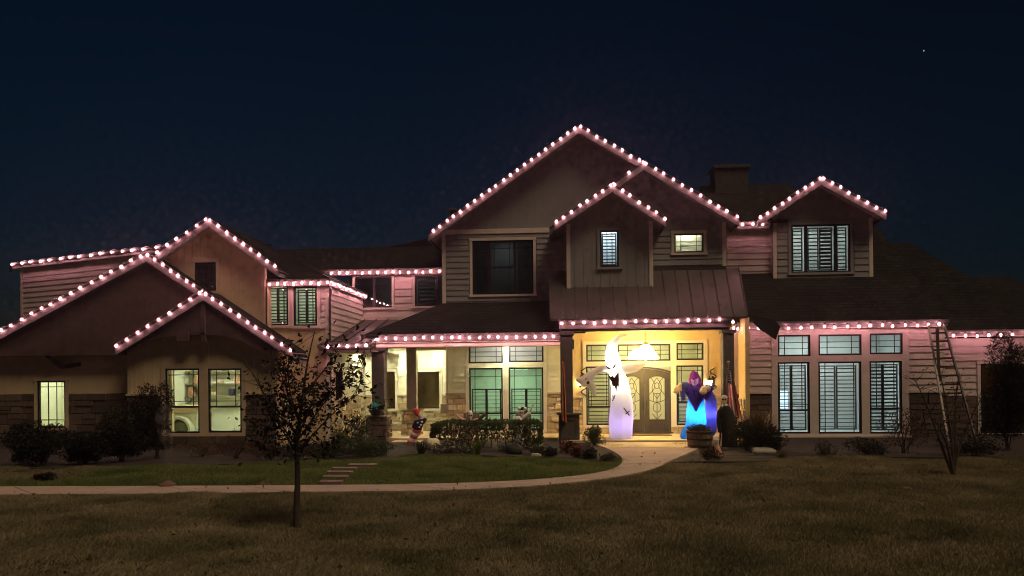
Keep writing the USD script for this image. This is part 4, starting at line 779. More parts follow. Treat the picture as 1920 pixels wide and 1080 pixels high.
# ------------------------------------------------------------------ strings of lights
BULB = revolve([(0, -.095), (.036, -.082), (.066, -.045), (.072, -.004), (.054, .040), (.028, .064), (0, .066)], (0, 0, 0), 10)  # oversized envelope takes in the bloom of the bulb
CORE = revolve([(0, -.06), (.03, -.05), (.046, -.02), (.044, .012), (.022, .038), (0, .042)], (0, 0, 0), 8)
SOCK = revolve([(0, .11), (.03, .11), (.032, .062), (0, .062)], (0, 0, 0), 8)
def string(pts, n, label, down=(0, 0, -1), t0=.02, t1=.98):
    pts = np.array(pts, float); s = np.r_[0, np.cumsum(np.linalg.norm(np.diff(pts, axis=0), axis=1))]
    f = lambda t: np.array([np.interp(t * s[-1], s, pts[:, k]) for k in range(3)])
    T = thing('light_string', f(0), label, 'string lights', 'strings of pink white bulbs along the roof edges'); wire, prev = [], None
    D = np.array(down, float); D /= np.linalg.norm(D)
    for k in range(n):
        c = f(t0 + (t1 - t0) * (k + R.uniform(-.09, .09)) / max(1, n - 1)) + [0, R.uniform(-.02, .01), R.uniform(-.025, .02)]
        d = D + np.array([R.uniform(-.15, .15), R.uniform(-.15, .1), R.uniform(-.1, .1)]); d /= np.linalg.norm(d)
        a = np.cross(d, [0, 1, 0]); a /= np.linalg.norm(a); b = np.cross(a, d); M = np.stack([a, b, -d], 1)
        bp = obj('bulb', (BULB[0] @ M.T + c, BULB[1]), 'bulb_shell', T, smooth=True)
        obj('glowing_core', (CORE[0] @ M.T * R.uniform(.76, .92) + c, CORE[1]), 'bulb_glow_' + R.choice('abc'), bp, smooth=True)
        sk = c - d * .10
        wire.append((SOCK[0] @ M.T + c, SOCK[1]))
        if prev is not None: 
            m = (prev + sk) / 2 - [0, 0, .025]; wire.append(tube(spline([prev, m, sk], 5), .007, 4))
        prev = sk
    obj('wire', join(wire), 'pipe_dark', T)
def rake(name, side, n, label, upto=None, start=0.0, dy=-.035, dz=-.03):
    K = RAKES[name]; a = np.array([K['apex'][0], K['Y'] + dy, K['apex'][1] + dz]); b = np.array([K[side][0], K['Y'] + dy, K[side][1] + dz])
    e = b if upto is None else a + (b - a) * upto; s = a + (b - a) * start
    sx = 1 if side == 'right' else -1
    string([s, e], n, label, down=(sx * .1, -.35, -1), t0=.025, t1=.97)
rake('B', 'left', 18, 'light string on the long left slope of the far left gable')
rake('B', 'right', 8, 'light string on the short right slope of the far left gable', upto=.38)
rake('C', 'left', 9, 'light string on the left slope of the low front gable above two green lit windows')
rake('C', 'right', 11, 'light string on the right slope of the low front gable above two green lit windows')
rake('A', 'left', 6, 'short light string on the left slope of the tan gable with one small dark window', upto=.80)
rake('A', 'right', 9, 'light string on the right slope of the tan gable with one small dark window')
string((EAVE_L[0] - [0, 0, .10] + n * .04 * 0, EAVE_L[1] - [0, 0, .10]), 16, 'light string along the far left eave above shaded siding', (0, -.2, -1))
ya = ye - .12; string([(xA1 + .1, ya - .03, ze - .17), (xe + .02, ya - .03, ze - .17)], 8, 'light string along the short eave above two shuttered windows', (0, -.2, -1))
string([(xe + .10, ya + .25, ze - .17), (xe + .10, YM - .3, ze - .17)], 7, 'foreshortened light string running back round the corner from the shuttered windows', (.2, 0, -1))
string([(EAVE_M[0][0], YM - .47, zEm - .17), (EAVE_M[1][0], YM - .47, zEm - .17)], 15, 'light string along the recessed upper eave above two dark windows', (0, -.2, -1))
string([at(614, 649, 23.58), at(688, 646.5, 23.58)], 5, 'short light string of five bulbs on the small metal roof', (0, -.2, -1))
string([at(701, 635, 24.72), at(1046, 630, 24.72)], 20, 'light string along the left porch eave above the hedge', (0, -.2, -1))
string([at(1049, 606, 24.34), at(1356, 599, 24.34)], 16, 'light string along the gutter over the lit front entry', (0, -.2, -1))
string([at(1374, 602, 24.6), at(1376, 615, 25.1)], 2, 'two bulbs dropping beside the right end of the entry roof', (0, -.3, -1))
string([at(1383, 615.5, 25.52), at(1424, 614, 25.52)], 3, 'three bulbs on the eave between entry roof and dark cloth', (0, -.2, -1))
string([at(1474, 614, 25.52), at(1768, 608, 25.52)], 14, 'light string along the right wing eave above six windows', (0, -.2, -1))
string([at(1783, 630, 27.12), at(1925, 626, 27.12)], 7, 'light string on the set back eave at the far right behind the ladder', (0, -.2, -1))
rake('1', 'left', 21, 'light string on the long left slope of the tallest gable')
rake('1', 'right', 8, 'light string on the top right slope of the tallest gable', upto=.40)
rake('2', 'left', 3, 'short light string of three bulbs between the tallest gable and the small middle gable', upto=.33)
rake('2', 'right', 11, 'light string on the right slope above the small yellow window')
rake('3', 'left', 8, 'light string on the left slope of the small middle gable')
rake('3', 'right', 7, 'light string on the right slope of the small middle gable')
string([at(1390, 421, 26.84), at(1430, 419, 26.84)], 3, 'three bulbs on the short eave between the tall gables and the dormer', (0, -.2, -1))
rake('D', 'left', 9, 'light string on the left slope of the right hand dormer gable')
rake('D', 'right', 8, 'light string on the right slope of the right hand dormer gable')

# ------------------------------------------------------------------ lamps of the porch and the entry
def downlight(p, label):
    T = thing('recessed_light', p, label, 'ceiling light', 'recessed lights in the left porch ceiling')
    obj('trim_ring', (lambda m: (m[0] + p, m[1]))(revolve([(.07, -.002), (.10, -.012), (.115, -.012), (.115, -.001), (.07, -.001)], (0, 0, 0), 20)), 'cream_trim', T)
    obj('lens', (lambda m: (m[0] + p, m[1]))(revolve([(0, -.008), (.068, -.008), (.068, -.003), (0, -.003)], (0, 0, 0), 16)), 'downlight_glow', T)
zc_ = zCe - .041
downlight(np.array([P(745, 690, 27.7)[0], 27.4, zc_]), 'recessed porch light beside the front column, washing the back wall white')
downlight(np.array([P(815, 690, 27.7)[0], 27.4, zc_]), 'recessed porch light above the wide roman shade')
downlight(np.array([P(948, 650, 26.4)[0], 26.42, zc_]), 'recessed porch light above the post between the tall windows')
downlight(np.array([P(672, 690, 27.2)[0], 27.2, z0 - .231]), 'recessed porch light near the narrow sidelight window')
pd = at(1211, 664, 25.5); PT = thing('pendant_lamp', pd, 'glowing bell shaped pendant lamp, widened for its bloom, above the front door', 'pendant lamp')
obj('shade', revolve([(.05, .33), (.13, .30), (.20, .20), (.33, .02), (.42, -.13), (.43, -.18), (.0, -.20)], pd, 28), 'pendant_glow', PT, smooth=40)  # shade drawn wider to include the bloom of the lamp
obj('rim', revolve([(.415, -.19), (.45, -.19), (.45, -.165), (.415, -.165), (.415, -.19)], pd, 28), 'brass', PT)
obj('cap', revolve([(.0, .42), (.05, .42), (.09, .36), (.13, .31), (.05, .31)], pd, 16), 'brass', PT)
zt_ = zEc - pd[2]; obj('chain', join([trimesh.creation.torus(.028, .007, 10, 6).apply_transform(trimesh.transformations.rotation_matrix(math.pi / 2, [1, 0, 0]) if k % 2 else trimesh.transformations.rotation_matrix(math.pi / 2, [0, 1, 0])).apply_translation(pd + [0, 0, .42 + k * .045]) for k in range(int((zt_ - .42) / .045) + 1)]), 'iron', PT)
obj('canopy', revolve([(0, zt_ - .001), (.07, zt_ - .001), (.06, zt_ - .04), (0, zt_ - .05)], pd, 16), 'brass', PT)
def sconce(px, py, label):
    o = at(px, py, 26.82); S = thing('wall_lantern', o, label, 'wall lantern', 'wall lanterns beside the front door')
    obj('lantern_glass', revolve([(0, -.14), (.06, -.13), (.085, .05), (0, .05)], o, 6), 'sconce_glow', S)
    obj('lantern_roof', revolve([(.12, .05), (.03, .15), (.012, .22), (0, .22), (0, .05)], o, 6), 'iron', S); obj('lantern_base', revolve([(0, -.22), (.02, -.2), (.065, -.14), (0, -.13)], o, 6), 'iron', S)
    for s, dx in ((1, .13), (-1, .13)):
        t = np.linspace(0, 1, 22); a = np.c_[o[0] + dx + .12 * np.sin(t * 7.5) * (1 - t * .3), np.full(22, o[1] + .1), o[2] + s * (.10 + t * .42)]
        obj('scroll', tube(a, .022, 6), 'iron', S)
    obj('wall_bracket', join([bx(o[0] + .08, o[0] + .18, o[1] + .13, o[1] + .175, o[2] - .2, o[2] + .2, .01), tube([o + [0, 0, .2], o + [.05, .08, .28], o + [.13, .14, .18]], .014, 6)]), 'iron', S)
sconce(1331, 716, 'small glowing wall lantern with black iron scrolls right of the door'); sconce(1088, 716, 'wall lantern with black iron scrolls half hidden by the ghost hand')
sb = at(1072, 646, 25.2); SP = thing('speaker', sb, 'small dark outdoor speaker under the entry ceiling by the left column', 'speaker'); obj('cabinet', bx(sb[0] - .09, sb[0] + .09, sb[1] - .08, sb[1] + .08, sb[2] - .17, sb[2] + .17, .02), 'column_tan', SP); obj('grille', bx(sb[0] - .07, sb[0] + .07, sb[1] - .085, sb[1] - .081, sb[2] - .15, sb[2] + .15), 'iron', SP); obj('mount', bx(sb[0] - .03, sb[0] + .03, sb[1] - .02, sb[1] + .02, sb[2] + .17, zEc - .001), 'iron', SP)

# ------------------------------------------------------------------ inflatables
def chain(pts, Y, dy=0):
    out = []
    for q in pts:
        y = Y + (q[3] if len(q) > 3 else 0); x, z = P(q[0], q[1], y); out.append((x, y, z, q[2] * y / FPX))
    return out
YG_ = 25.1; gb = at(1165, 823, YG_); gb[2] = .11
GH = thing('inflatable_ghost', gb, 'tall white inflatable ghost with jagged black grin and curled head, glowing lavender below', 'inflatable ghost')
ghost = blob([chain([(1165, 817, 20.5), (1164, 804, 21.5), (1165, 784, 22.5), (1166, 755, 20.5), (1163, 725, 17.5), (1157, 702, 14.5), (1150, 682, 14.5), (1147, 664, 12.5), (1147, 652, 10.5), (1152, 641, 7.5), (1160, 633, 5), (1170, 629, 3), (1180, 627, 1.2)], YG_),
              chain([(1146, 694, 6), (1130, 691, 6, -.05), (1115, 697, 6.5, -.12), (1103, 708, 9.5, -.2), (1095, 715, 10, -.25), (1084, 712, 4, -.28)], YG_), chain([(1102, 715, 9, -.2), (1111, 727, 7, -.22), (1115, 740, 2.5, -.22)], YG_),
              chain([(1158, 695, 8), (1176, 692, 9, -.1), (1190, 690, 8, -.15), (1200, 687, 5.5, -.18), (1209, 682, 2, -.2)], YG_)], .06, 10)
v = ghost.vertices; v[:, 2] = np.maximum(v[:, 2], .115); fold = np.sin(np.arctan2(v[:, 1] - YG_, v[:, 0] - gb[0]) * 7) * .018 * np.clip((1.9 - v[:, 2]) / 1.2, 0, 1); d = v[:, :2] - [gb[0], YG_]; v[:, :2] += d / (np.linalg.norm(d, axis=1, keepdims=True) + 1e-6) * fold[:, None]
obj('body', ghost, 'ghost_cloth', GH, smooth=True)
for nm, pl in (('eye', [(1135.5, 679), (1138, 686), (1146, 691.5), (1141, 692), (1137, 688)]), ('eye', [(1148, 690.5), (1155, 680.5), (1154, 687), (1151, 690)]), ('mouth', [(1141, 703), (1146, 707), (1148.5, 704.5), (1152, 708.5), (1156, 703), (1160, 697.5), (1160.5, 712), (1160, 726), (1157, 723), (1156, 734), (1152.5, 724), (1149, 724), (1147, 715), (1143.5, 711)]),
               ('eye', [(1096.5, 708), (1101, 712), (1098, 712)]), ('eye', [(1099, 718), (1102.5, 713.5), (1106, 718), (1102, 721)]),
               ('stitch', [(1168, 764.5), (1170, 764), (1181, 778.5), (1179, 779.5)]), ('stitch', [(1173, 777), (1172, 775.5), (1180, 770), (1180.8, 771.5)]), ('stitch', [(1148, 752), (1149.5, 752.5), (1154, 741), (1153, 740)]), ('stitch', [(1148, 742.5), (1148.6, 741.5), (1153.5, 746.5), (1152.6, 747.6)])):
    m = decal(ghost, Polygon([P(*q, YG_ - .3) for q in pl]), YG_ - 2, .014, .035)
    if m: obj(nm, m, 'ghost_face', GH)
def lampball(c, r, m, parent): 
    s = trimesh.creation.icosphere(2, r); s.apply_translation(c); obj('lamp', s, m, parent, smooth=True)
lampball(at(1167, 792, YG_), .07, 'lamp_purple', GH); lampball(at(1158, 722, YG_ + .05), .07, 'lamp_white', GH); lampball(at(1149, 672, YG_ + .05), .085, 'lamp_white', GH)
YR_ = 24.9; rb = at(1305, 826, YR_); rb[2] = .11
RE = thing('inflatable_reaper', rb, 'glowing blue and purple inflatable hooded reaper with outstretched arms', 'inflatable reaper')
robe = blob([chain([(1304, 806, 19.5), (1305, 790, 18.5), (1305, 762, 16.5), (1304, 742, 14), (1303, 728, 9.5)], YR_), chain([(1290, 812, 12), (1283, 818, 8, -.1)], YR_)], .05, 8); v = robe.vertices; v[:, 2] = np.maximum(v[:, 2], .115)
v[:, 0] += np.sin(v[:, 2] * 11) * .008; obj('robe', robe, 'reaper_blue', RE, smooth=True)
cape = blob([chain([(1326, 732, 8, .1), (1333, 752, 10, .25), (1333, 785, 11, .3), (1330, 806, 13, .3)], YR_)], .05, 8); cape.vertices[:, 2] = np.maximum(cape.vertices[:, 2], .115); obj('cape', cape, 'reaper_violet', RE, smooth=True)
sh = blob([chain([(1288, 731, 7, -.1), (1304, 729, 11, -.05), (1322, 731, 7, -.1)], YR_), chain([(1292, 735, 7, -.28), (1305, 766, 3.5, -.34)], YR_), chain([(1318, 735, 7, -.28), (1305, 766, 3.5, -.34)], YR_), chain([(1304, 733, 9, -.25), (1305, 768, 3, -.34)], YR_)], .05, 6); obj('shawl', sh, 'reaper_purple', RE, smooth=True)
fpoly = Polygon([P(*q, 24.6) for q in ((1297, 711), (1301, 713), (1306, 711), (1310, 709), (1310, 716), (1307, 722), (1303, 725), (1299, 722), (1297, 717))])
hood = blob([chain([(1303, 721, 9, -.05), (1303, 713, 11.5, -.05), (1302, 705, 8.5, -.05), (1300, 700, 5, 0)], YR_), chain([(1296, 722, 7, -.08), (1310, 722, 7, -.08)], YR_)], .04, 6); hc = hood.triangles_center; cut_ = shapely.contains_xy(fpoly.buffer(-.01), hc[:, 0], hc[:, 2]) & (hc[:, 1] < YR_ - .05); obj('hood', trimesh.Trimesh(hood.vertices, hood.faces[~cut_]), 'reaper_hood', RE, smooth=True)
m = decal(hood, fpoly, YR_ - 2, .015, .03); obj('face', m, 'reaper_face', RE)
m = decal(hood, Polygon([P(*q, YR_ - .3) for q in ((1302.6, 713), (1304, 713), (1303.8, 720), (1302.8, 720))]), YR_ - 2, .022, .02); obj('nose', m, 'reaper_hood', RE)
for s, arm, hang, hand in ((-1, [(1294, 731, 8), (1286, 724, 8, -.15), (1279, 724, 7, -.3)], [(1279, 729, 6, -.28), (1281, 747, 4, -.28)], [(1277, 723, 5.5, -.32), (1270, 728, 4.5, -.4), (1266, 735, 2.2, -.42)]),
                           (1, [(1316, 733, 8), (1328, 729, 8, -.15), (1330, 729, 7, -.3)], [(1329, 732, 6, -.28), (1324, 746, 4, -.3)], [(1328, 729, 6, -.34), (1320, 730, 6, -.44), (1314, 734, 3, -.48)])):
    obj('sleeve', blob([chain(arm, YR_), chain(hang, YR_)], .04, 6), 'reaper_violet' if s < 0 else 'reaper_purple', RE, smooth=True)
    h = [chain(hand, YR_)]; tx, ty = hand[-2][0], hand[-2][1]
    for k in range(4): h.append(chain([(tx + (k - 1.5) * 2.6, ty + 1, 1.8, hand[-2][3] - .1), (tx + (k - 1.5) * 3.2 - 1, ty + 6, 1.6, hand[-2][3] - .16), (tx + (k - 1.5) * 3.4 - 1.4, ty + 10 - abs(k - 1.5) * 1.4, 1.0, hand[-2][3] - .14)], YR_))
    h.append(chain([(tx + 5 * -s, ty - 1, 1.8, hand[-2][3] - .05), (tx + 8 * -s, ty + 4, 1.2, hand[-2][3] - .1)], YR_))
    obj('hand', blob(h, .02, 4), 'reaper_hand', RE, smooth=True)
lampball(at(1307, 778, YR_), .06, 'lamp_cyan', RE); lampball(at(1303, 715, YR_ - .03), .05, 'lamp_pink', RE); lampball(at(1333, 775, YR_ + .28), .05, 'lamp_violet', RE)

# ------------------------------------------------------------------ figures among the planting
def blobpart(T, name, chains, Y, m, edge=.03, it=4): return obj(name, blob([chain(c, Y) for c in chains], edge, it), m, T, smooth=True)
Yd = 23.9; DL = thing('dressed_doll', at(772, 832, Yd) * [1, 1, 0] + [0, 0, .14 * 0], 'leaning doll in red hat, starry navy shirt and red white striped trousers', 'decorative doll')
blobpart(DL, 'body', [[(787, 792, 7), (789, 783, 3), (788, 780, 5), (786, 777, 4.6)], [(783, 790, 3), (776, 800, 2.6), (774, 807, 2)], [(793, 790, 3), (799, 783, 2.4), (804, 778, 1.8)], [(785, 800, 6), (779, 815, 5), (771, 830, 4)]], Yd, 'bone')
blobpart(DL, 'shirt', [[(783, 804, 7.5), (786, 795, 8.5), (788, 789, 6)], [(781, 791, 4.5), (776, 800, 3.8)], [(793, 791, 4.5), (797, 786, 3.4)]], Yd, 'navy_cloth')
blobpart(DL, 'hat', [[(783, 775, 5.6), (781, 770, 5), (777, 769, 3)]], Yd, 'red_cloth')
for k, (a, b) in enumerate([((783, 806), (781, 810)), ((781, 811), (778, 815)), ((778, 816), (775, 820)), ((775, 821), (771, 826)), ((771, 827), (769, 831))]):
    blobpart(DL, 'trouser_stripe', [[(a[0], a[1], 7.2 - k * .15), (b[0], b[1], 7.4 - k * .15)]], Yd, 'red_cloth' if k % 2 == 0 else 'white_cloth', .03, 2)
for s in ((783, 793), (789, 797), (786, 801), (791, 791)): blobpart(DL, 'shirt_star', [[(s[0], s[1], 1.6, -.12), (s[0] + 1, s[1], 1.3, -.12)]], Yd, 'white_cloth', .02, 1)
def skeleton(Y, label, head, torso, armL, armR, dress, sleeve, hat):
    T = thing('skeleton', at(torso[0], 835, Y) * [1, 1, 0] + [0, 0, .1], label, 'skeleton')
    b = blob([chain([(torso[0], 830, 6), (torso[0], torso[1], 7), (head[0], head[1] + 6, 2.2), (head[0], head[1], 4.6), (head[0], head[1] - 1.5, 4.8)], Y), chain([(head[0], head[1] + 2, 3), (head[0], head[1] + 4.5, 2.4, -.05)], Y), chain(armL, Y), chain(armR, Y)], .03, 3)
    obj('body', b, 'bone', T, smooth=True)
    for e in ((-1.8, 0), (1.8, 0)): 
        m = decal(b, Point(*P(head[0] + e[0], head[1] + e[1], Y - .1)).buffer(.022), Y - 1, .006, .015)
        if m: obj('eye_socket', m, 'ghost_face', T)
    m = decal(b, sbox(P(head[0] - 2, 0, Y)[0], P(0, head[1] + 4.5, Y)[1], P(head[0] + 2, 0, Y)[0], P(0, head[1] + 3.2, Y)[1]), Y - 1, .006, .012)
    if m: obj('mouth', m, 'ghost_face', T)
    blobpart(T, 'shirt', [[(torso[0], 828, 8), (torso[0], torso[1], 8.5), (torso[0], torso[1] - 5, 5)], [armL[0][:2] + (4,), armL[1][:2] + (3.4,)], [armR[0][:2] + (4,), armR[1][:2] + (3.4,)]], Y, dress)
    if sleeve: blobpart(T, 'sleeve', [[armR[1][:2] + (3.6,), armR[2][:2] + (3.4,)]], Y, sleeve)
    for p_, m in hat: blobpart(T, 'hat', [p_], Y, m)
skeleton(23.7, 'skeleton behind the hedge with both arms raised in a V', (882, 779), (880, 797), [(873, 790, 3), (864, 785, 2.6), (855, 777, 1.8)], [(888, 790, 3), (898, 786, 2.6), (908, 778, 1.8)], 'pink_cloth', 'brown_cloth', [([(882, 774.5, 4), (881, 772.5, 3)], 'white_cloth')])
skeleton(23.7, 'skeleton behind the hedge in a black and white hat waving one raised arm', (978, 774), (974, 790), [(969, 784, 3.2), (965, 792, 2.6), (968, 800, 2)], [(982, 783, 2.6), (992, 775, 2), (1000, 758, 1.5)], 'white_cloth', None, [([(974, 766.5, 3.2), (973, 765.5, 3)], 'white_cloth'), ([(978, 767, 3.2), (980, 766, 3)], 'navy_cloth'), ([(984, 767, 3.2), (985, 766, 3)], 'white_cloth')])
for (a, b, lab) in ((868, 898, 'brown grey porch chair behind the skeleton with raised arms'), (966, 996, 'brown grey porch chair behind the waving skeleton')):
    x0_, z1_ = P(a, 772, 24.05); x1_ = P(b, 772, 24.05)[0]; C = thing('porch_chair', ((x0_ + x1_) / 2, 24.05, 0.05), lab, 'chair', 'porch chairs behind the hedge'); w = (x1_ - x0_) / 5
    for k in range(5): obj('back_slat', bx(x0_ + k * w + .004, x0_ + (k + 1) * w - .004, 24.15, 24.175, .38, z1_ - .02 * abs(k - 2), .004), 'grey_chair', C)
    obj('seat', bx(x0_, x1_, 23.62, 24.14, .36, .40, .008), 'grey_chair', C)
    for lx in (x0_ + .03, x1_ - .03):
        for ly in (23.66, 24.10): obj('leg', bx(lx - .025, lx + .025, ly - .025, ly + .025, .03, .36), 'grey_chair', C)
Yc = 22.9; CF = thing('cloaked_figure', at(1362, 838, Yc) * [1, 1, 0] + [0, 0, .03], 'bald skull headed figure in a long black cloak standing by the flag', 'halloween figure')
cb = blob([chain([(1364, 835, 15), (1364, 805, 13), (1361, 780, 11), (1359, 766, 9), (1358, 758, 3.4), (1358, 750, 5.8), (1358, 747, 6.4)], Yc), chain([(1358, 753, 4, -.04), (1358, 756, 3, -.06)], Yc)], .04, 4); cb.vertices[:, 2] = np.maximum(cb.vertices[:, 2], .03); obj('body', cb, 'bone', CF, smooth=True)
for e in (-2.2, 2.2): 
    m = decal(cb, Point(*P(1358 + e, 749, Yc - .1)).buffer(.026), Yc - 1, .006, .015); obj('eye_socket', m, 'ghost_face', CF)
m = decal(cb, sbox(P(1355.6, 0, Yc)[0], P(0, 756.8, Yc)[1], P(1360.4, 0, Yc)[0], P(0, 755.4, Yc)[1]), Yc - 1, .006, .012); obj('mouth', m, 'ghost_face', CF)
ck = blob([chain([(1366, 838, 17), (1365, 805, 14.5), (1362, 780, 12.5), (1359, 768, 10.5), (1358.5, 763, 6)], Yc), chain([(1349, 772, 4.5), (1348, 790, 4.2, -.05), (1350, 808, 4, -.1)], Yc), chain([(1371, 772, 4.5), (1375, 790, 4.2), (1376, 806, 4)], Yc)], .04, 3); v = ck.vertices; v[:, 2] = np.maximum(v[:, 2], .02); v[:, 0] += np.sin(np.arctan2(v[:, 1] - Yc, v[:, 0] - CF.GetAttribute('xformOp:translate').Get()[0]) * 9) * .012; obj('cloak', ck, 'black_cloth', CF, smooth=True)

# flags
fx = lambda px, py, y: at(px, py, y)
FL = thing('flag', fx(1360, 733, 24.2), 'drooping striped flag with a starred navy corner on a pole at the right entry column', 'flag')
pa, pb_ = fx(1360.5, 735, 24.62), fx(1366.5, 681, 24.0); obj('pole', tube([pa, pb_], .014, 8), 'aluminium', FL); obj('finial', trimesh.creation.icosphere(2, .035).apply_translation(pb_ + [0, 0, .04]), 'brass', FL); obj('holder', tube([pa + [0, .12, 0], pa], .03, 8), 'iron', FL)
def cloth(u0, u1, v0, v1, n=7, m=10):
    """piece of the hanging flag: u across the folds 0..1, v down 0..1"""
    uu, vv = np.meshgrid(np.linspace(u0, u1, n), np.linspace(v0, v1, m)); 
    px = 1364 + uu * (8 + 11 * vv) + vv * 8.5 * uu; py = 689 + vv * (80 + 12 * uu) + uu * 8; y = 24.05 + .07 * np.sin(uu * 11 + vv * 1.2) * (.45 + .5 * vv) + .02 * np.cos(uu * 23)
    p = np.array([at(a, b, 24.1) for a, b in zip(px.ravel(), py.ravel())]); p[:, 1] = y.ravel(); i, j = np.meshgrid(np.arange(m - 1), np.arange(n - 1), indexing='ij'); a = i * n + j; k = m * n
    q = np.stack([a, a + 1, a + n + 1, a + n], -1).reshape(-1, 4); qb = q[:, ::-1] + k
    ring = np.r_[np.arange(n), np.arange(1, m) * n + n - 1, (m - 1) * n + np.arange(n - 2, -1, -1), np.arange(m - 2, 0, -1) * n]; r2 = np.roll(ring, -1)
    return np.vstack([p, p + [0, .008, 0]]), np.vstack([q, qb, np.c_[ring, r2, r2 + k, ring + k]])
for k in range(9): obj('stripe', cloth(k / 9, (k + 1) / 9, .0 if k > 4 else .34, 1, 5, 12), 'red_cloth' if k % 2 == 0 else 'white_cloth', FL)
can = obj('canton', cloth(0, 5 / 9, 0, .34, 9, 7), 'navy_cloth', FL)
for k in range(14):
    u, v_ = .06 + .44 * ((k * .618) % 1), .03 + .28 * (k / 14); px = 1364 + u * (8 + 11 * v_) + v_ * 8.5 * u; py = 689 + v_ * (80 + 12 * u) + u * 8
    c = at(px, py, 24.1); c[1] = 24.05 + .07 * math.sin(u * 11 + v_ * 1.2) * (.45 + .5 * v_) + .02 * math.cos(u * 23) - .012
    st = Polygon([(c[0] + (.026 if i % 2 == 0 else .011) * math.sin(i * math.pi / 5), c[2] + (.026 if i % 2 == 0 else .011) * math.cos(i * math.pi / 5)) for i in range(10)]); obj('star', Plane((0, c[1])).ext(st, .006), 'white_cloth', can)
F2 = thing('banner', fx(1056, 700, 24.4), 'narrow orange red banner hanging at the left entry column', 'banner')
uu, vv = np.meshgrid(np.linspace(0, 1, 12), np.linspace(0, 1, 14)); px = 1053.5 + uu * (4 + 5 * vv); py = 676 + vv * 112 + uu * 5; p = np.array([at(a, b, 24.3) for a, b in zip(px.ravel(), py.ravel())]); p[:, 1] = (24.3 + .10 * np.sin(uu * 13 + vv)).ravel(); i, j = np.meshgrid(np.arange(13), np.arange(11), indexing='ij'); a = i * 12 + j; qd = np.stack([a, a + 1, a + 13, a + 12], -1).reshape(-1, 4)
obj('cloth', (np.vstack([p, p + [0, .01, 0]]), np.vstack([qd, qd[:, ::-1] + len(p)])), 'orange_cloth', F2); obj('rod', tube([p[0] + [-.02, .1, .02], p[11] + [.03, -.05, .06]], .012, 6), 'pipe_dark', F2)

# barrel planter, cone ornament, rocks, pumpkin
bc = ground(1312, 841); B0 = thing('barrel_planter', bc * [1, 1, 0] + [0, 0, .04], 'half barrel wooden planter with hoops in front of the blue reaper', 'planter')
nst, hb = 16, .50
for k in range(nst):
    a0, a1 = (k + .04) * 2 * math.pi / nst, (k + .96) * 2 * math.pi / nst; vs = []
    for f in np.linspace(0, 1, 5):
        rad = .33 + .09 * f ** .8 - .02 * f * f
        for (rr_, a_) in ((rad, a0), (rad, a1), (rad - .03, a1), (rad - .03, a0)): vs.append([bc[0] + rr_ * math.cos(a_), bc[1] + rr_ * math.sin(a_), .04 + f * hb])
    fs = []
    for i in range(4):
        for c_ in range(4): fs.append([i * 4 + c_, i * 4 + (c_ + 1) % 4, (i + 1) * 4 + (c_ + 1) % 4, (i + 1) * 4 + c_])
    fs += [[3, 2, 1, 0], [16, 17, 18, 19]]; obj('stave', (np.array(vs), np.array(fs)), 'barrel_wood', B0)
for f in (.12, .52, .9):
    rad = .33 + .09 * f ** .8 - .02 * f * f + .004; obj('hoop', revolve([(rad, .04 + f * hb - .022), (rad + .006, .04 + f * hb - .022), (rad + .009, .04 + f * hb + .022), (rad, .04 + f * hb + .022)], (bc[0], bc[1], 0), 28), 'barrel_hoop', B0)
obj('soil', revolve([(0, .46), (.37, .46), (.37, .49), (0, .50)], (bc[0], bc[1], 0), 20), 'mulch', B0)
cc = ground(1345, 857); CN = thing('cone_ornament', cc, 'small pale orange cone shaped garden ornament with a grey tip', 'garden ornament'); obj('cone', revolve([(0, .02), (.13, .02), (.14, .06), (.05, .34), (0, .35)], cc, 20), 'terracotta', CN); obj('tip', revolve([(.055, .33), (.03, .42), (0, .44), (0, .33)], cc, 16), 'rock', CN)
def rock(px, py, w, h, label, m='rock', d=None, cat='rock', group=None):
    c = ground(px, py); s = trimesh.creation.icosphere(3, 1.0); v = np.array(s.vertices); v *= 1 + (meshkit.noise(v * 1.6 + px) - .5)[:, None] * .5; w_ = w / 2 * c[1] / FPX; h_ = h * c[1] / FPX
    v = np.sign(v) * np.abs(v) ** .8; v *= [w_, (d or w_ * .7), h_ * .62]; v += c + [0, (d or w_ * .7) * .6, h_ * .35]; tag(obj('rock', (v, s.faces), m, None, smooth=35), label, cat, group)
rock(1434, 852, 44, 13, 'long flat pale rock at the edge of the right bed'); rock(964, 853, 32, 22, 'dark dome shaped rock in front of the hedge', 'dark_rock'); rock(1005, 858, 20, 8, 'small low rock between dark dome rock and the red flowers'); rock(918, 858, 30, 7, 'flat dark rock at the foot of the lime green plant', 'dark_rock'); rock(1290, 842, 16, 5, 'reddish flat stone at the foot of the barrel planter', 'terracotta')
pc = ground(806, 848); pk = trimesh.creation.uv_sphere(1.0, count=[20, 40]); v = np.array(pk.vertices); th = np.arctan2(v[:, 1], v[:, 0]); rr_ = 1 - .07 * np.abs(np.sin(th * 6)) ** .6 * np.hypot(v[:, 0], v[:, 1]); v[:, :2] *= rr_[:, None]; v[:, 2] *= .82 * (1 - .22 * np.exp(-np.hypot(v[:, 0], v[:, 1]) ** 2 * 8))
PK = thing('pumpkin', pc * [1, 1, 0] + [0, .5, .02], 'large pale cream pumpkin beside the hedge, behind spiky leaves', 'pumpkin'); obj('shell', (v * .23 + [pc[0], pc[1] + .5, .21], pk.faces), 'pumpkin_pale', PK, smooth=True); obj('stalk', tube([(pc[0], pc[1] + .5, .36), (pc[0] + .01, pc[1] + .5, .43), (pc[0] + .04, pc[1] + .49, .47)], [.03, .022, .026], 7), 'bark', PK)
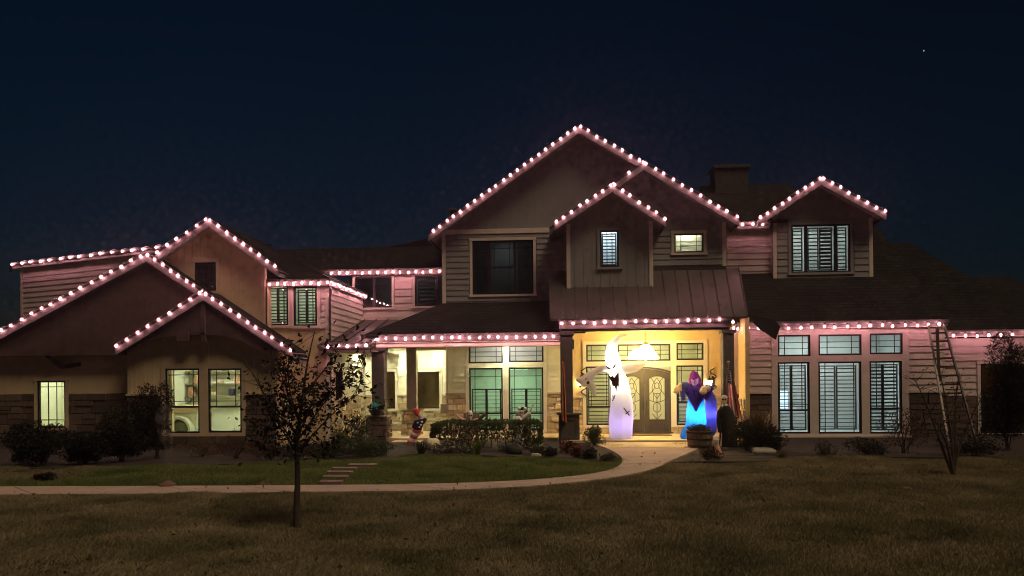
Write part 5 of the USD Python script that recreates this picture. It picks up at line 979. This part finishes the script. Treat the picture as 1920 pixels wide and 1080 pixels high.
pl0 = at(710, 781, 25.17); PB = thing('planter_bowl', pl0, 'dark planter bowl on top of the left porch pedestal', 'planter'); obj('bowl', revolve([(0, 0), (.16, 0), (.27, .16), (.29, .20), (.26, .20), (0, .15)], (pl0[0], 25.0 - .12, .925), 20), 'pipe_dark', PB)
STONES = Polygon()
for k, (a, b, c, d) in enumerate(((598, 642, 909, 905), (604, 652, 899, 895.5), (612, 660, 890, 887), (622, 668, 882.5, 880), (652, 706, 876, 873))):
    g = Polygon([ground(*q)[:2] for q in ((a, c), (b, c), (b + 3, d), (a + 3, d))]).buffer(-.05).buffer(.05)
    STONES = STONES.union(g.buffer(.12)); tag(obj('stepping_stone', flat_sheet(g, .06, .1), 'step_stone'), ['flat stepping stone nearest the sidewalk in a short row across the grass', 'second stepping stone up from the sidewalk', 'middle stepping stone of the row across the grass', 'fourth stepping stone up from the sidewalk', 'widest stepping stone, farthest from the sidewalk'][k], 'stepping stone', 'row of stepping stones in the grass')
for px, py, w, lab in ((1600, 912, 34, 'round dark valve cover set in the right lawn'), (715, 905, 30, 'dark valve cover in the grass beside the stepping stones')):
    c = ground(px, py); r_ = w / 2 * c[1] / FPX; V = thing('valve_cover', c, lab, 'valve cover'); obj('lid', revolve([(0, .035), (r_ * .9, .03), (r_ * .92, 0), (0, 0)], c, 24), 'valve_green', V); obj('rim', revolve([(r_ * .93, 0), (r_ * .95, .04), (r_, .035), (r_ * 1.02, -.02)], c, 24), 'valve_green', V)
mt = at(1208, 822, 26.3); tag(obj('doormat', bx(P(1160, 822, 26.2)[0], P(1259, 822, 26.2)[0], 25.95, 26.6, .111, .135, .006), 'doormat'), 'reddish brown doormat in front of the double door', 'doormat')
# white trailer seen through the garage window
tr = at(340, 800, 24.6); TR_ = thing('utility_trailer', tr * [1, 1, 0] + [0, 0, .12], 'white trailer with a rounded wheel arch, seen through the left green window', 'trailer')
obj('box', bx(tr[0] - .9, tr[0] + .55, 24.6, 25.6, .5, 1.05, .03), 'cabinet_white', TR_); obj('box_rail', bx(tr[0] - .95, tr[0] + .6, 24.55, 25.65, 1.05, 1.3, .02), 'tan_paint', TR_)
t = np.linspace(0, math.pi, 14); arcm = Polygon([(tr[0] + .48 * math.cos(a), .45 + .5 * math.sin(a)) for a in t] + [(tr[0] + .40 * math.cos(a), .45 + .42 * math.sin(a)) for a in t[::-1]]); obj('fender', Plane((0, 24.4)).ext(arcm, .3, -.2), 'cabinet_white', TR_)
whl = revolve([(0, -.09), (.3, -.09), (.34, -.05), (.34, .05), (.3, .09), (0, .09)], (0, 0, 0), 28); obj('wheel', (whl[0] @ np.array([[1, 0, 0], [0, 0, 1], [0, -1, 0]]) + [tr[0], 24.48, .46], whl[1]), 'tyre_rubber', TR_)

# ------------------------------------------------------------------ ladder at the right eave
LT = at(1756, 612, 25.15); LD = thing('ladder', ground(1800, 850), 'tall ladder leaning on the right wing gutter', 'ladder')
tl, tr_ = at(1741, 610, 25.45), at(1770, 608, 25.45); bl, br_ = ground(1779, 846), ground(1832, 858)
bl[1] = br_[1] = 23.6; bl = at(1779, 846, 23.6); br_ = at(1832, 850, 23.6); bl[2] = br_[2] = .02
obj('rail', bar(tl, bl, .05, .075), 'aluminium', LD); obj('rail', bar(tr_, br_, .05, .075), 'ladder_dark', LD)
for k in range(1, 13): obj('rung', bar(tl + (bl - tl) * k / 13.5, tr_ + (br_ - tr_) * k / 13.5, .045, .06), 'ladder_dark', LD)
obj('stay', bar(at(1757, 616, 25.0), at(1761, 716, 24.6), .09, .05), 'ladder_dark', LD)

# ------------------------------------------------------------------ plants
def leaves(c, size, ratio=.5, up=.3, seed=0, jit=.35):
    g = np.random.default_rng(seed); c = np.asarray(c, float); n = len(c); a = g.normal(size=(n, 3)); a[:, 2] += up; a /= np.linalg.norm(a, axis=1, keepdims=True)
    b = np.cross(a, g.normal(size=(n, 3))); b /= np.linalg.norm(b, axis=1, keepdims=True); s = size * g.uniform(1 - jit, 1 + jit, (n, 1)); w = s * ratio; nn = np.cross(a, b)
    v = np.stack([c, c + a * s * .5 + b * w * .5 + nn * s * .08, c + a * s, c + a * s * .5 - b * w * .5 + nn * s * .08], 1).reshape(-1, 3); i = np.arange(n)[:, None] * 4
    return v, np.vstack([i + [0, 1, 2], i + [0, 2, 3]])
def cloudpts(n, r, seed, shell=.55, lumps=12, flat_bottom=True):
    g = np.random.default_rng(seed); cs = g.normal(size=(lumps, 3)); cs /= np.linalg.norm(cs, axis=1, keepdims=True); cs *= g.uniform(.35, .62, (lumps, 1)); rad = g.uniform(.35, .55, lumps)
    k = g.integers(0, lumps, n); d = g.normal(size=(n, 3)); d /= np.linalg.norm(d, axis=1, keepdims=True); p = cs[k] + d * (rad[k] * g.uniform(shell, 1, n) ** .5)[:, None]
    if flat_bottom: p[:, 2] = np.abs(p[:, 2] + .55) - .55
    return p * r
SEED = [100]
def shrub(px, py, w, h, label, m='leaf_green', n=1500, ls=.06, ratio=.5, flowers=None, cat='shrub', name='shrub', up=.4, group=None, d=None, y=None, z=0.0, ystem=True):
    SEED[0] += 1; s = SEED[0]; c = ground(px, py, z) if y is None else np.array([P(px, 700, y)[0], y, z]); k = c[1] / FPX; rx, rz = w / 2 * k, h * k; ry = d / 2 if d else rx * .9
    T = thing(name, c, label, cat, group); cen = c + [0, ry * .8, rz * .42]
    p = cloudpts(n, 1.0, s) * [rx * 1.02, ry, rz * .56] + cen; p[:, 2] = np.maximum(p[:, 2], z + .03)
    obj('foliage', leaves(p, ls, ratio, up, s), m, T)
    g = np.random.default_rng(s + 5000)
    if ystem: obj('stem', join([tube([c + [g.uniform(-.1, .1) * rx, ry * .8, .0], c + [g.uniform(-.4, .4) * rx, ry * .8 + g.uniform(-.3, .3) * ry, rz * .45], cen + [g.uniform(-.7, .7) * rx, g.uniform(-.5, .5) * ry, rz * g.uniform(.1, .4)]], [.014, .01, .005], 5) for _ in range(7)]), 'bark', T)
    if flowers:
        fm, fn, fs = flowers; q = p[g.choice(len(p), fn)] ; q = q + (q - cen) * .06; q = np.repeat(q, 5, 0) + g.normal(size=(fn * 5, 3)) * fs * .25; obj('blossom', leaves(q, fs, .8, .6, s + 9), fm, T)
    return T
def spiky(px, py, w, h, label, m, n=40, cat='plant', name='spiky_plant', width=.03, droop=.35, z=0.0, y=None):
    SEED[0] += 1; g = np.random.default_rng(SEED[0]); c = ground(px, py, z) if y is None else np.array([P(px, 700, y)[0], y, z]); k = c[1] / FPX; T = thing(name, c, label, cat); V, F, o = [], [], 0
    for _ in range(n):
        a = g.uniform(0, 2 * math.pi); L = h * k * g.uniform(.75, 1.1); sp = w / 2 * k * g.uniform(.3, 1); t = np.linspace(0, 1, 5); rad = sp * t ** 1.3; zz_ = L * (t - droop * t ** 3 * g.uniform(.2, 1)); wd = width * (1 - t) ** .6 * .5 + .001
        base = c + [g.normal() * .03, g.normal() * .03 + .1, 0]; p = base + np.c_[rad * math.cos(a), rad * math.sin(a), zz_]; s_ = np.array([-math.sin(a), math.cos(a), 0]); V.append(np.vstack([p - s_ * wd[:, None], p + s_ * wd[:, None]])); i = np.arange(4); F.append(np.c_[i, i + 1, i + 6, i + 5] + o); o += 10
    obj('blade', (np.vstack(V), np.vstack(F)), m, T); return T
# hedge under the tall windows
hx0, hx1, hy0, hy1, hz = P(808, 800, 22.4)[0], P(1014, 800, 22.4)[0], 22.3, 23.3, .84
HG = thing('hedge', ((hx0 + hx1) / 2, 22.8, 0), 'clipped boxy green hedge under the tall porch windows', 'hedge'); g = np.random.default_rng(5); n = 9500
p = g.uniform([hx0, hy0, .12], [hx1, hy1, hz], (n, 3)); f = g.uniform(size=n); p[f < .5, 1] = hy0 + np.abs(g.normal(size=(f < .5).sum())) * .05; q_ = (f >= .5) & (f < .82); p[q_, 2] = hz - np.abs(g.normal(size=q_.sum())) * .045; p[(f > .82) & (f < .9), 0] = hx1 - .02; p[(f > .9) & (f < .97), 0] = hx0 + .02
p += (np.stack([meshkit.noise(p * 2.6, s) for s in (1, 2, 3)], 1) - .5) * [.12, .16, .14]; e = np.minimum(p[:, 0] - hx0, hx1 - p[:, 0]); p[:, 2] -= np.clip(.16 - e, 0, .16) ** 2 * 5 * (p[:, 2] > .5)
p = p[~((p[:, 2] < .28) & (meshkit.noise(p * [2.2, 1, 1], 8) > .52))]
obj('foliage', leaves(p, .066, .6, .5, 3), 'leaf_hedge', HG); obj('stem', join([tube([(x, 22.8, 0), (x + g.uniform(-.1, .1), 22.75, .4), (x + g.uniform(-.2, .2), 22.8, .7)], [.02, .014, .006], 5) for x in np.linspace(hx0 + .2, hx1 - .2, 14)]), 'bark', HG)
shrub(836, 853, 76, 26, 'low white flowering plant in front of the hedge left end', 'leaf_grey', 1500, .05, .5, ('petal_white', 70, .05), 'flowering plant', 'flowering_plant')
shrub(872, 853, 40, 18, 'small white speckled plant between the hedge and the lime green plant', 'leaf_grey', 700, .045, .5, ('petal_white', 26, .045), 'flowering plant', 'flowering_plant')
spiky(789, 854, 58, 34, 'spiky blue grey plant left of the hedge', 'leaf_grey', 60, width=.05)
spiky(895, 855, 30, 32, 'bright lime green upright plant in front of the hedge', 'leaf_lime', 60, width=.035, droop=.1)
shrub(1010, 855, 46, 22, 'low loose green plant right of the dark dome rock', 'leaf_grey', 900, .05, .5, ('petal_white', 14, .04), 'plant', 'low_plant'); shrub(1032, 859, 30, 20, 'small round dark shrub at the right end of the left bed', 'leaf_dark', 800, .05)
shrub(945, 850, 50, 16, 'low patch of leaves under the hedge middle', 'leaf_grey', 700, .045, .5, None, 'plant', 'low_plant')
shrub(1064, 853, 36, 30, 'red flowering plant at the foot of the entry pedestal', 'leaf_dark', 900, .05, .5, ('petal_pink', 55, .06), 'flowering plant', 'flowering_plant'); shrub(1082, 861, 30, 30, 'second red flowering plant, nearest the lawn edge', 'leaf_dark', 800, .05, .5, ('petal_pink', 45, .06), 'flowering plant', 'flowering_plant')
shrub(1115, 838, 44, 40, 'rounded bushy shrub standing left of the entry walk', 'leaf_green', 2600, .05, .5); shrub(1106, 864, 36, 28, 'dark leafy shrub between red flowers and the walk', 'leaf_dark', 900, .055); shrub(1142, 866, 36, 16, 'low sprawling plant at the bend of the walk', 'leaf_grey', 600, .05, .4, None, 'plant', 'low_plant')
# left planting
shrub(668, 862, 130, 46, 'wide spreading green shrub at the left end of the porch', 'leaf_green', 5200, .055, .35, None, 'shrub', 'spreading_shrub', .6); shrub(610, 866, 110, 50, 'feathery green shrub behind the young tree', 'leaf_green', 3600, .055, .35, None, 'shrub', 'spreading_shrub', .6)
shrub(668, 838, 62, 74, 'tall leafy shrub with pale undersides before the stone wall', 'leaf_grey', 1300, .08, .5, ('petal_white', 30, .07)); shrub(633, 842, 50, 58, 'yellow green shrub between the young tree and the stone wall', 'leaf_lime', 500, .08, .5)
for px, py, w, h, lab, m in ((365, 862, 90, 48, 'brown straw coloured grassy shrub below the left green window', 'leaf_straw'), (425, 866, 100, 52, 'reddish brown shrub below the right green window', 'leaf_rust'), (495, 868, 100, 56, 'rust brown shrub just left of the young tree', 'leaf_rust'), (545, 868, 90, 50, 'dark shrub directly behind the young tree trunk', 'leaf_dark')): shrub(px, py, w, h, lab, m, 2200, .05, .25, None, 'shrub', 'shrub', .8)
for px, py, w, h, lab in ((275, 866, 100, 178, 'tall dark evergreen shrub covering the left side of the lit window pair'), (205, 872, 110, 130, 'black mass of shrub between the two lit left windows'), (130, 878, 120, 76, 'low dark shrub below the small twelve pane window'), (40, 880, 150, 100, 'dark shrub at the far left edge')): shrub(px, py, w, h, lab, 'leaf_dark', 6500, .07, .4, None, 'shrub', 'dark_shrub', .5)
shrub(75, 905, 50, 22, 'low dark plant with a few dull red flowers beside the sidewalk', 'leaf_dark', 700, .05, .5, ('petal_pink', 12, .05), 'plant', 'low_plant')
# right planting
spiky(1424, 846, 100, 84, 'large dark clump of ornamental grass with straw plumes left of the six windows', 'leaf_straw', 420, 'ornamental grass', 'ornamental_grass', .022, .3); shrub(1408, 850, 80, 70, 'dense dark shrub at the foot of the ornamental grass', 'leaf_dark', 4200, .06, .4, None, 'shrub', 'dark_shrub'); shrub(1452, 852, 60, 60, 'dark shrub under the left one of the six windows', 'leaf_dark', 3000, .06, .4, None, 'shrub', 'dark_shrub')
shrub(1334, 866, 50, 26, 'small dark plant with dark red flowers beside the barrel', 'leaf_dark', 900, .05, .5, ('petal_pink', 22, .05), 'flowering plant', 'flowering_plant'); shrub(1468, 862, 30, 20, 'small straw coloured tuft right of the flat pale rock', 'leaf_straw', 400, .05, .3, None, 'plant', 'low_plant'); shrub(1553, 860, 56, 36, 'loose low shrub below the middle window of the right wing', 'leaf_grey', 900, .05, .3, None, 'shrub', 'shrub', .8)
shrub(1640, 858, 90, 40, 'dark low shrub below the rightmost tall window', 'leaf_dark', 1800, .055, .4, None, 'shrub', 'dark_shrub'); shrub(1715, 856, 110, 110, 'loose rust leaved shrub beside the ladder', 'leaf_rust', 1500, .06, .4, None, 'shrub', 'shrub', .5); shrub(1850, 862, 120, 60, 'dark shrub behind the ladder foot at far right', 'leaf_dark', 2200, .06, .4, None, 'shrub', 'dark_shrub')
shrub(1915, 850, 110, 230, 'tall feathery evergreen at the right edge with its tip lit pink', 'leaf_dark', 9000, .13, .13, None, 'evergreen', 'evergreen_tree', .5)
SEED[0] += 1; T = thing('potted_plant', (bc[0], bc[1], .54), 'low leafy plant filling the barrel planter', 'plant'); p = cloudpts(900, 1.0, 77) * [.42, .42, .10] + [bc[0], bc[1], .60]; obj('foliage', leaves(p, .06, .45, .5, 78), 'leaf_grey', T)
T = thing('potted_plant', (pl0[0], 24.88, 1.1), 'teal tinted leafy plant in the pedestal bowl', 'plant'); p = cloudpts(380, 1.0, 81) * [.30, .26, .14] + [pl0[0], 24.88, 1.19]; obj('foliage', leaves(p, .09, .5, .5, 82), 'leaf_dark', T); p = cloudpts(120, 1.0, 83) * [.16, .18, .10] + [pl0[0] - .02, 24.8, 1.25]; obj('blossom', leaves(p, .09, .7, .5, 84), 'teal_leaf', T)

# young tree on the lawn
tb = ground(558, 989); YT = tb[1]; kx = YT / FPX
T = thing('young_tree', tb, 'slender young tree on the front lawn, dark against the lit porch', 'tree'); g = np.random.default_rng(21)
def T3(px, py, dy=0): p = at(px, py, YT); p[1] += dy; return p
trunk = spline([tb - [0, 0, .05], T3(557, 930), T3(558, 880), T3(556, 830), T3(562, 770, .05), T3(572, 700, .03), T3(583, 650, .0), T3(590, 622)], 40)
obj('trunk', tube(trunk, np.linspace(.052, .006, 40) * np.r_[1.25, 1.1, np.ones(38)], 10), 'bark', T, smooth=True)
limbs = [[(557, 850), (520, 800), (492, 760), (468, 700)], [(557, 835), (515, 760), (490, 700), (462, 655)], [(557, 845), (600, 800), (640, 760), (676, 735)], [(558, 825), (600, 770), (640, 725), (690, 690)], [(560, 800), (610, 740), (650, 700), (672, 660)], [(560, 790), (530, 720), (515, 690), (500, 665)], [(566, 750), (600, 700), (620, 670), (632, 640)], [(560, 780), (545, 720), (548, 680), (556, 650)], [(558, 860), (535, 850), (505, 835), (482, 812)], [(557, 855), (590, 845), (625, 830), (650, 800)], [(558, 815), (580, 780), (596, 750), (606, 720)], [(558, 820), (530, 790), (510, 775), (496, 742)]]
lt, tips = [], []
for L in limbs:
    dy = g.uniform(-.5, .5); pts_ = spline([T3(x, y, dy * k / 3) for k, (x, y) in enumerate(L)], 14); lt.append(tube(pts_, np.linspace(.016, .004, 14), 5))
    for _ in range(16):
        i = g.integers(4, 14); b_ = pts_[i]; d = g.normal(size=3) * [.22, .22, .15] + [0, 0, .09]; e_ = b_ + d; lt.append(tube(spline([b_, b_ + d * .5 + g.normal(size=3) * .02, e_], 5), np.linspace(.005, .002, 5), 4)); tips += [b_ + d * t + g.normal(size=3) * .018 for t in np.linspace(.3, 1, 4)] if b_[0] > T3(500, 0)[0] else []
tips = np.array(tips); obj('limbs', join(lt), 'bark', T)
core = g.normal(size=(1350, 3)) * [.30, .34, .37]; cen = T3(550, 775); core = core + cen; px_k = (core[:, 0] - cen[0]) / .42 
right = core[:, 0] > T3(606, 700)[0]; core = core[~(right & (g.uniform(size=len(core)) < .8))]; core = core[core[:, 2] > T3(0, 862)[2]]
obj('crown', join([leaves(np.repeat(tips, 2, 0)[::1] [: len(tips) * 2 : 1][g.uniform(size=len(tips) * 2) < .62] + g.normal(size=(1, 3)) * .004, .085, .55, -.1, 31), leaves(core, .075, .5, 0, 32)]), 'leaf_tree', T)
# bare crape myrtle by the ladder
cm = ground(1787, 891); YM = cm[1]; T = thing('bare_tree', cm, 'small many stemmed bare tree with thin twigs in front of the ladder', 'tree'); lt, tips = [], []
def M3(px, py, dy=0): p = at(px, py, YM); p[1] += dy; return p
for L in ([(1786, 890), (1765, 830), (1745, 770), (1722, 715)], [(1787, 890), (1786, 820), (1778, 750), (1768, 690)], [(1788, 890), (1795, 820), (1800, 760), (1812, 700)], [(1788, 890), (1800, 840), (1822, 790), (1850, 740)], [(1787, 890), (1776, 840), (1758, 800), (1735, 775)]):
    dy = g.uniform(-.4, .4); ps = spline([M3(x, y, dy * k / 3) for k, (x, y) in enumerate(L)], 12); lt.append(tube(ps, np.linspace(.035, .008, 12), 6))
    for _ in range(16):
        i = g.integers(4, 12); d = g.normal(size=3) * [.22, .2, .14] + [0, 0, .2]; lt.append(tube(spline([ps[i], ps[i] + d * .5 + g.normal(size=3) * .03, ps[i] + d], 5), np.linspace(.008, .002, 5), 4)); tips += [ps[i] + d * t for t in (.6, .8, 1)]
obj('stems', join(lt), 'bark', T); obj('leaves', leaves(np.array(tips) + g.normal(size=(len(tips), 3)) * .03, .06, .45, .2, 41), 'leaf_rust', T)

# wisp of spray on the walk and the star
SPX = ground(314, 914); S_ = thing('fountain_nozzle', SPX, 'small dark red fogger on the sidewalk edge sending up a faint plume', 'fogger'); obj('base', revolve([(0, .09), (.07, .09), (.16, .03), (.17, .0), (0, 0)], SPX + [0, 0, .04], 16), 'brown_cloth', S_)
usdkit.material(stage, '/World/Looks/mist', {'g': ('geometry', {}), 'n': ('noise_texture', {'scale': 6.0, 'detail': 4.0}), 'm': ('map_range', {'from_min': .42, 'from_max': .75, 'to_min': 0.0, 'to_max': 1.1, 'clamp': True}), 'v': ('principled_volume', {'color': (.8, .72, .72)})}, [('g.position', 'n.vector'), ('n.fac', 'm.value'), ('m.result', 'v.density')], volume='v.volume')
pr = [(.0, .12), (.03, .12), (.05, .5), (.09, .8), (.16, 1.1), (.20, 1.35), (.14, 1.62), (.0, 1.75)]
pm = revolve(pr, (0, 0, 0), 14); v = pm[0]; v[:, 0] += .06 * np.sin(v[:, 2] * 3.2); tag(obj('plume', (v + SPX, pm[1]), 'mist'), 'faint pale plume of mist rising over the sidewalk at left', kind='stuff')
sd_ = at(1732, 95, 1500); st = trimesh.creation.icosphere(1, 1.1); st.apply_translation(sd_); tag(obj('star', st, 'star_glow'), 'single bright star in the upper right sky', 'star')
sd_ = at(1910, 447, 1500); st = trimesh.creation.icosphere(1, .8); st.apply_translation(sd_); tag(obj('star', st, 'star_glow'), 'faint star low in the sky at the right edge', 'star')

# ------------------------------------------------------------------ grass
def turf(name, label, bladem, inside, N, seed):
    PI = UsdGeom.PointInstancer.Define(stage, '/World/' + name); tag(PI.GetPrim(), label, 'grass', kind='stuff')
    for k in range(3):
        g = np.random.default_rng(seed + k); n = 150; b = np.c_[g.uniform(-.2, .2, (n, 2)), np.full(n, -.008)]; a = g.uniform(0, 6.28, n); h = g.uniform(.02, .055, n); le = g.uniform(.1, 1.0, n) * h * 1.3; d = np.c_[np.cos(a), np.sin(a), np.zeros(n)]; s_ = np.c_[-np.sin(a), np.cos(a), np.zeros(n)] * .0035
        v = np.stack([b - s_, b + s_, b + d * le[:, None] * .5 + s_ * .7 + np.c_[np.zeros((n, 2)), h * .7], b + d * le[:, None] + np.c_[np.zeros((n, 2)), h]], 1).reshape(-1, 3); i = np.arange(n)[:, None] * 4
        usdkit.mesh(stage, f'/World/{name}/grass_tuft_{k + 1:03d}', (v, np.vstack([i + [0, 1, 2], i + [0, 2, 3]])), LOOK(bladem))
    g = np.random.default_rng(seed + 9); yy = g.uniform(6.5, 24, N); xx = g.uniform(-1, 1, N) * (yy * .80 + 1.5); keep = inside(xx, yy) & ((yy < 21.3) | (g.uniform(size=N) < .5)); xx, yy = xx[keep], yy[keep]; n = len(xx)
    gz = ground_z(np.c_[yy, xx])
    PI.CreatePrototypesRel().SetTargets([Sdf.Path(f'/World/{name}/grass_tuft_{k + 1:03d}') for k in range(3)]); PI.CreateProtoIndicesAttr(list(map(int, g.integers(0, 3, n))))
    PI.CreatePositionsAttr([Gf.Vec3f(float(a), float(b), float(c)) for a, b, c in zip(xx, yy, gz)])
    an = g.uniform(0, math.pi, n); PI.CreateOrientationsAttr([Gf.Quath(float(math.cos(a)), 0, 0, float(math.sin(a))) for a in an])
    sc_ = g.uniform(.7, 1.3, n); PI.CreateScalesAttr([Gf.Vec3f(float(s), float(s), float(s * q)) for s, q in zip(sc_, g.uniform(.5, 1.5, n))])
bare = unary_union([path_poly.buffer(.06), STONES, bed_left.buffer(-.05), bed_right, bed_far_left])
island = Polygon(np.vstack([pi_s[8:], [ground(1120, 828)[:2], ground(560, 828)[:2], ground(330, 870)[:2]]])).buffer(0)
turf('lawn_grass', 'short dry brownish turf of the front lawn', 'grass_blade', lambda x, y: ~shapely.contains_xy(bare, x, y) & ~shapely.contains_xy(island, x, y), 30000, 300)
turf('green_grass', 'greener grass, coloured brighter for the porch light, between the sidewalk and the porch beds', 'lit_green_blade', lambda x, y: ~shapely.contains_xy(bare, x, y) & shapely.contains_xy(island, x, y), 30000, 400)

# fallen leaves and weeds on the dry lawn
g = np.random.default_rng(900); n = 2600; yy = g.uniform(7, 21, n); xx = g.uniform(-1, 1, n) * (yy * .8 + 1); near = np.hypot(xx - tb[0], (yy - tb[1])) < 2.2
k_ = (g.uniform(size=n) < .30) | near | (meshkit.noise(np.c_[xx * .5, yy * .5, xx * 0], 4) > .62); k_ &= ~shapely.contains_xy(bed_left, xx, yy); xx, yy = xx[k_], yy[k_]
zz_ = ground_z(np.c_[yy, xx]) + np.where(shapely.contains_xy(path_poly, xx, yy), .05, .045); tag(obj('fallen_leaves', leaves(np.c_[xx, yy, zz_], .065, .55, 0, 901), 'leaf_straw'), 'dry leaves scattered over the lawn', 'fallen leaves', kind='stuff')
def inwild(x, y): return ~shapely.contains_xy(bare, x, y) & ~shapely.contains_xy(island, x, y) & (meshkit.noise(np.c_[x * .45, y * .9, x * 0], 12) + .25 * meshkit.noise(np.c_[x * 2, y * 3, x * 0], 13) > .74)
turf('grass_clumps', 'taller ragged clumps of dry grass on the front lawn', 'grass_blade', inwild, 16000, 500)

# thin humid night air: the glow round the lights
usdkit.material(stage, '/World/Looks/night_haze', {'v': ('principled_volume', {'color': (.95, .90, .92), 'density': .0008, 'anisotropy': .86})}, [], volume='v.volume')
tag(obj('haze', bx(-165, 165, -45, 265, -1.1, 14.5), 'night_haze'), 'thin humid night air glowing round the lights', kind='stuff')
